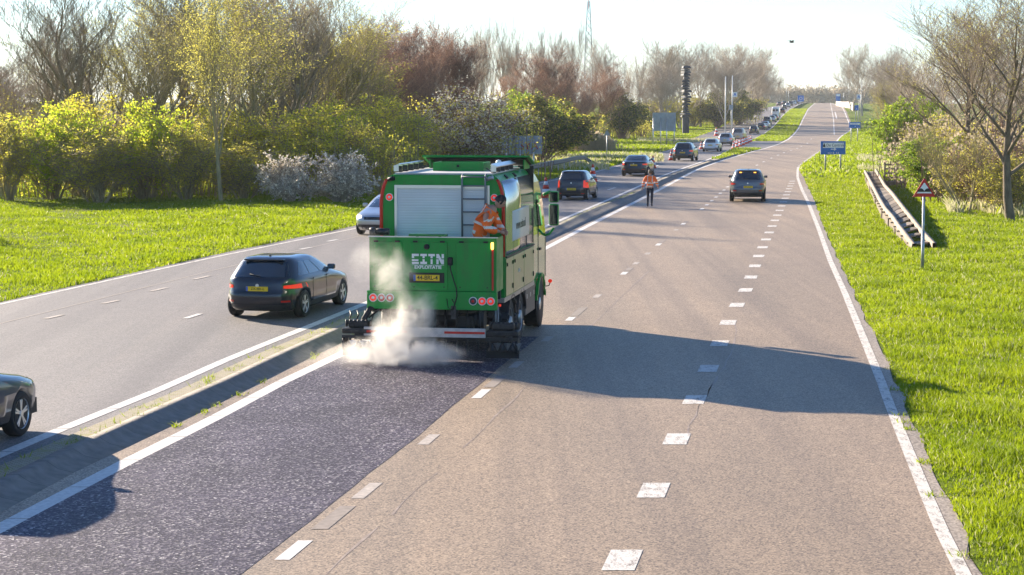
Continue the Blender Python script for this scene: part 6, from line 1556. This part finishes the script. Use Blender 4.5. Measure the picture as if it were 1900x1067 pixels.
# ------------------------------------------------------------------ steam behind the lorry, and the air
def steam():
    c0 = tr_ @ Vector((-.5, -2.1, .95))
    m = MB(); m.box((0, 0, 0), (5.6, 3.2, 3.6), bevel=.5)
    mt_ = bpy.data.materials.new('steam'); mt_.use_nodes = True; t = mt_.node_tree
    for n in list(t.nodes):
        if n.type == 'BSDF_PRINCIPLED': t.nodes.remove(n)
    out = [n for n in t.nodes if n.type == 'OUTPUT_MATERIAL'][0]
    pv = N(t, 'ShaderNodeVolumePrincipled'); pv.inputs['Color'].default_value = (1, .97, .93, 1); pv.inputs['Anisotropy'].default_value = .25
    tc = N(t, 'ShaderNodeTexCoord')
    nz = N(t, 'ShaderNodeTexNoise'); nz.inputs['Scale'].default_value = 1.4; nz.inputs['Detail'].default_value = 5; nz.inputs['Roughness'].default_value = .6; nz.inputs['Distortion'].default_value = .6
    t.links.new(tc.outputs['Object'], nz.inputs['Vector'])
    # wobble the coordinates
    off = N(t, 'ShaderNodeVectorMath', operation='SCALE'); t.links.new(nz.outputs['Color'], off.inputs[0]); off.inputs['Scale'].default_value = 1.1
    ad = N(t, 'ShaderNodeVectorMath', operation='ADD'); t.links.new(tc.outputs['Object'], ad.inputs[0]); t.links.new(off.outputs[0], ad.inputs[1])
    tot = None
    # local to the box centre (lorry axes): centre, radii, weight
    for c, r, wgt in [((-.95, .15, -.72), (.85, .5, .32), 1.0), ((-.25, .1, -.70), (.75, .5, .32), 1.0), ((-.55, .25, -.35), (.45, .4, .35), .8), ((-.30, .3, .05), (.36, .35, .45), .6), ((.30, .0, -.68), (.6, .5, .2), .35), ((-.75, .4, .65), (.42, .3, .5), .32), ((-1.15, .4, 1.0), (.45, .3, .45), .14), ((-1.4, -.6, -.70), (.9, .6, .22), .10)]:
        c = (c[0]+1.15, c[1]+.55, c[2]+.55)
        s1 = N(t, 'ShaderNodeVectorMath', operation='SUBTRACT'); t.links.new(ad.outputs[0], s1.inputs[0]); s1.inputs[1].default_value = c
        s2 = N(t, 'ShaderNodeVectorMath', operation='DIVIDE'); t.links.new(s1.outputs[0], s2.inputs[0]); s2.inputs[1].default_value = r
        ln_ = N(t, 'ShaderNodeVectorMath', operation='LENGTH'); t.links.new(s2.outputs[0], ln_.inputs[0])
        mr = N(t, 'ShaderNodeMapRange', interpolation_type='SMOOTHSTEP'); t.links.new(ln_.outputs['Value'], mr.inputs[0]); mr.inputs[1].default_value = 1.35; mr.inputs[2].default_value = .2; mr.inputs[3].default_value = 0; mr.inputs[4].default_value = wgt
        if tot is None: tot = mr.outputs[0]
        else: a = N(t, 'ShaderNodeMath', operation='ADD'); t.links.new(tot, a.inputs[0]); t.links.new(mr.outputs[0], a.inputs[1]); tot = a.outputs[0]
    n2 = N(t, 'ShaderNodeTexNoise'); n2.inputs['Scale'].default_value = 3.2; n2.inputs['Detail'].default_value = 5; t.links.new(ad.outputs[0], n2.inputs['Vector'])
    m2 = N(t, 'ShaderNodeMapRange'); t.links.new(n2.outputs[0], m2.inputs[0]); m2.inputs[1].default_value = .36; m2.inputs[2].default_value = .68; m2.inputs[3].default_value = .15; m2.inputs[4].default_value = 1.6
    mm = N(t, 'ShaderNodeMath', operation='MULTIPLY'); t.links.new(tot, mm.inputs[0]); t.links.new(m2.outputs[0], mm.inputs[1])
    m3 = N(t, 'ShaderNodeMath', operation='MULTIPLY'); t.links.new(mm.outputs[0], m3.inputs[0]); m3.inputs[1].default_value = 4.6
    t.links.new(m3.outputs[0], pv.inputs['Density']); t.links.new(pv.outputs[0], out.inputs['Volume'])
    o = m.build('steam', mt_); o.location = c0; o.rotation_euler = (0, 0, TYAW)
    tag(o, 'pale steam billowing from the spray bar behind the green lorry', None, None, 'stuff')
steam()
HAZE = 1
if HAZE:
    m = MB(); m.box((0, 3450, 39), (14400, 7400, 83)); hm = bpy.data.materials.new('haze_air'); hm.use_nodes = True; t = hm.node_tree
    for n in list(t.nodes):
        if n.type == 'BSDF_PRINCIPLED': t.nodes.remove(n)
    pv = N(t, 'ShaderNodeVolumePrincipled'); pv.inputs['Color'].default_value = (.86, .93, 1, 1); pv.inputs['Density'].default_value = .00011; pv.inputs['Anisotropy'].default_value = .2
    t.links.new(pv.outputs[0], [n for n in t.nodes if n.type == 'OUTPUT_MATERIAL'][0].inputs['Volume'])
    o = m.build('haze', hm); tag(o, 'thin bright haze in the air above the road', None, None, 'stuff')
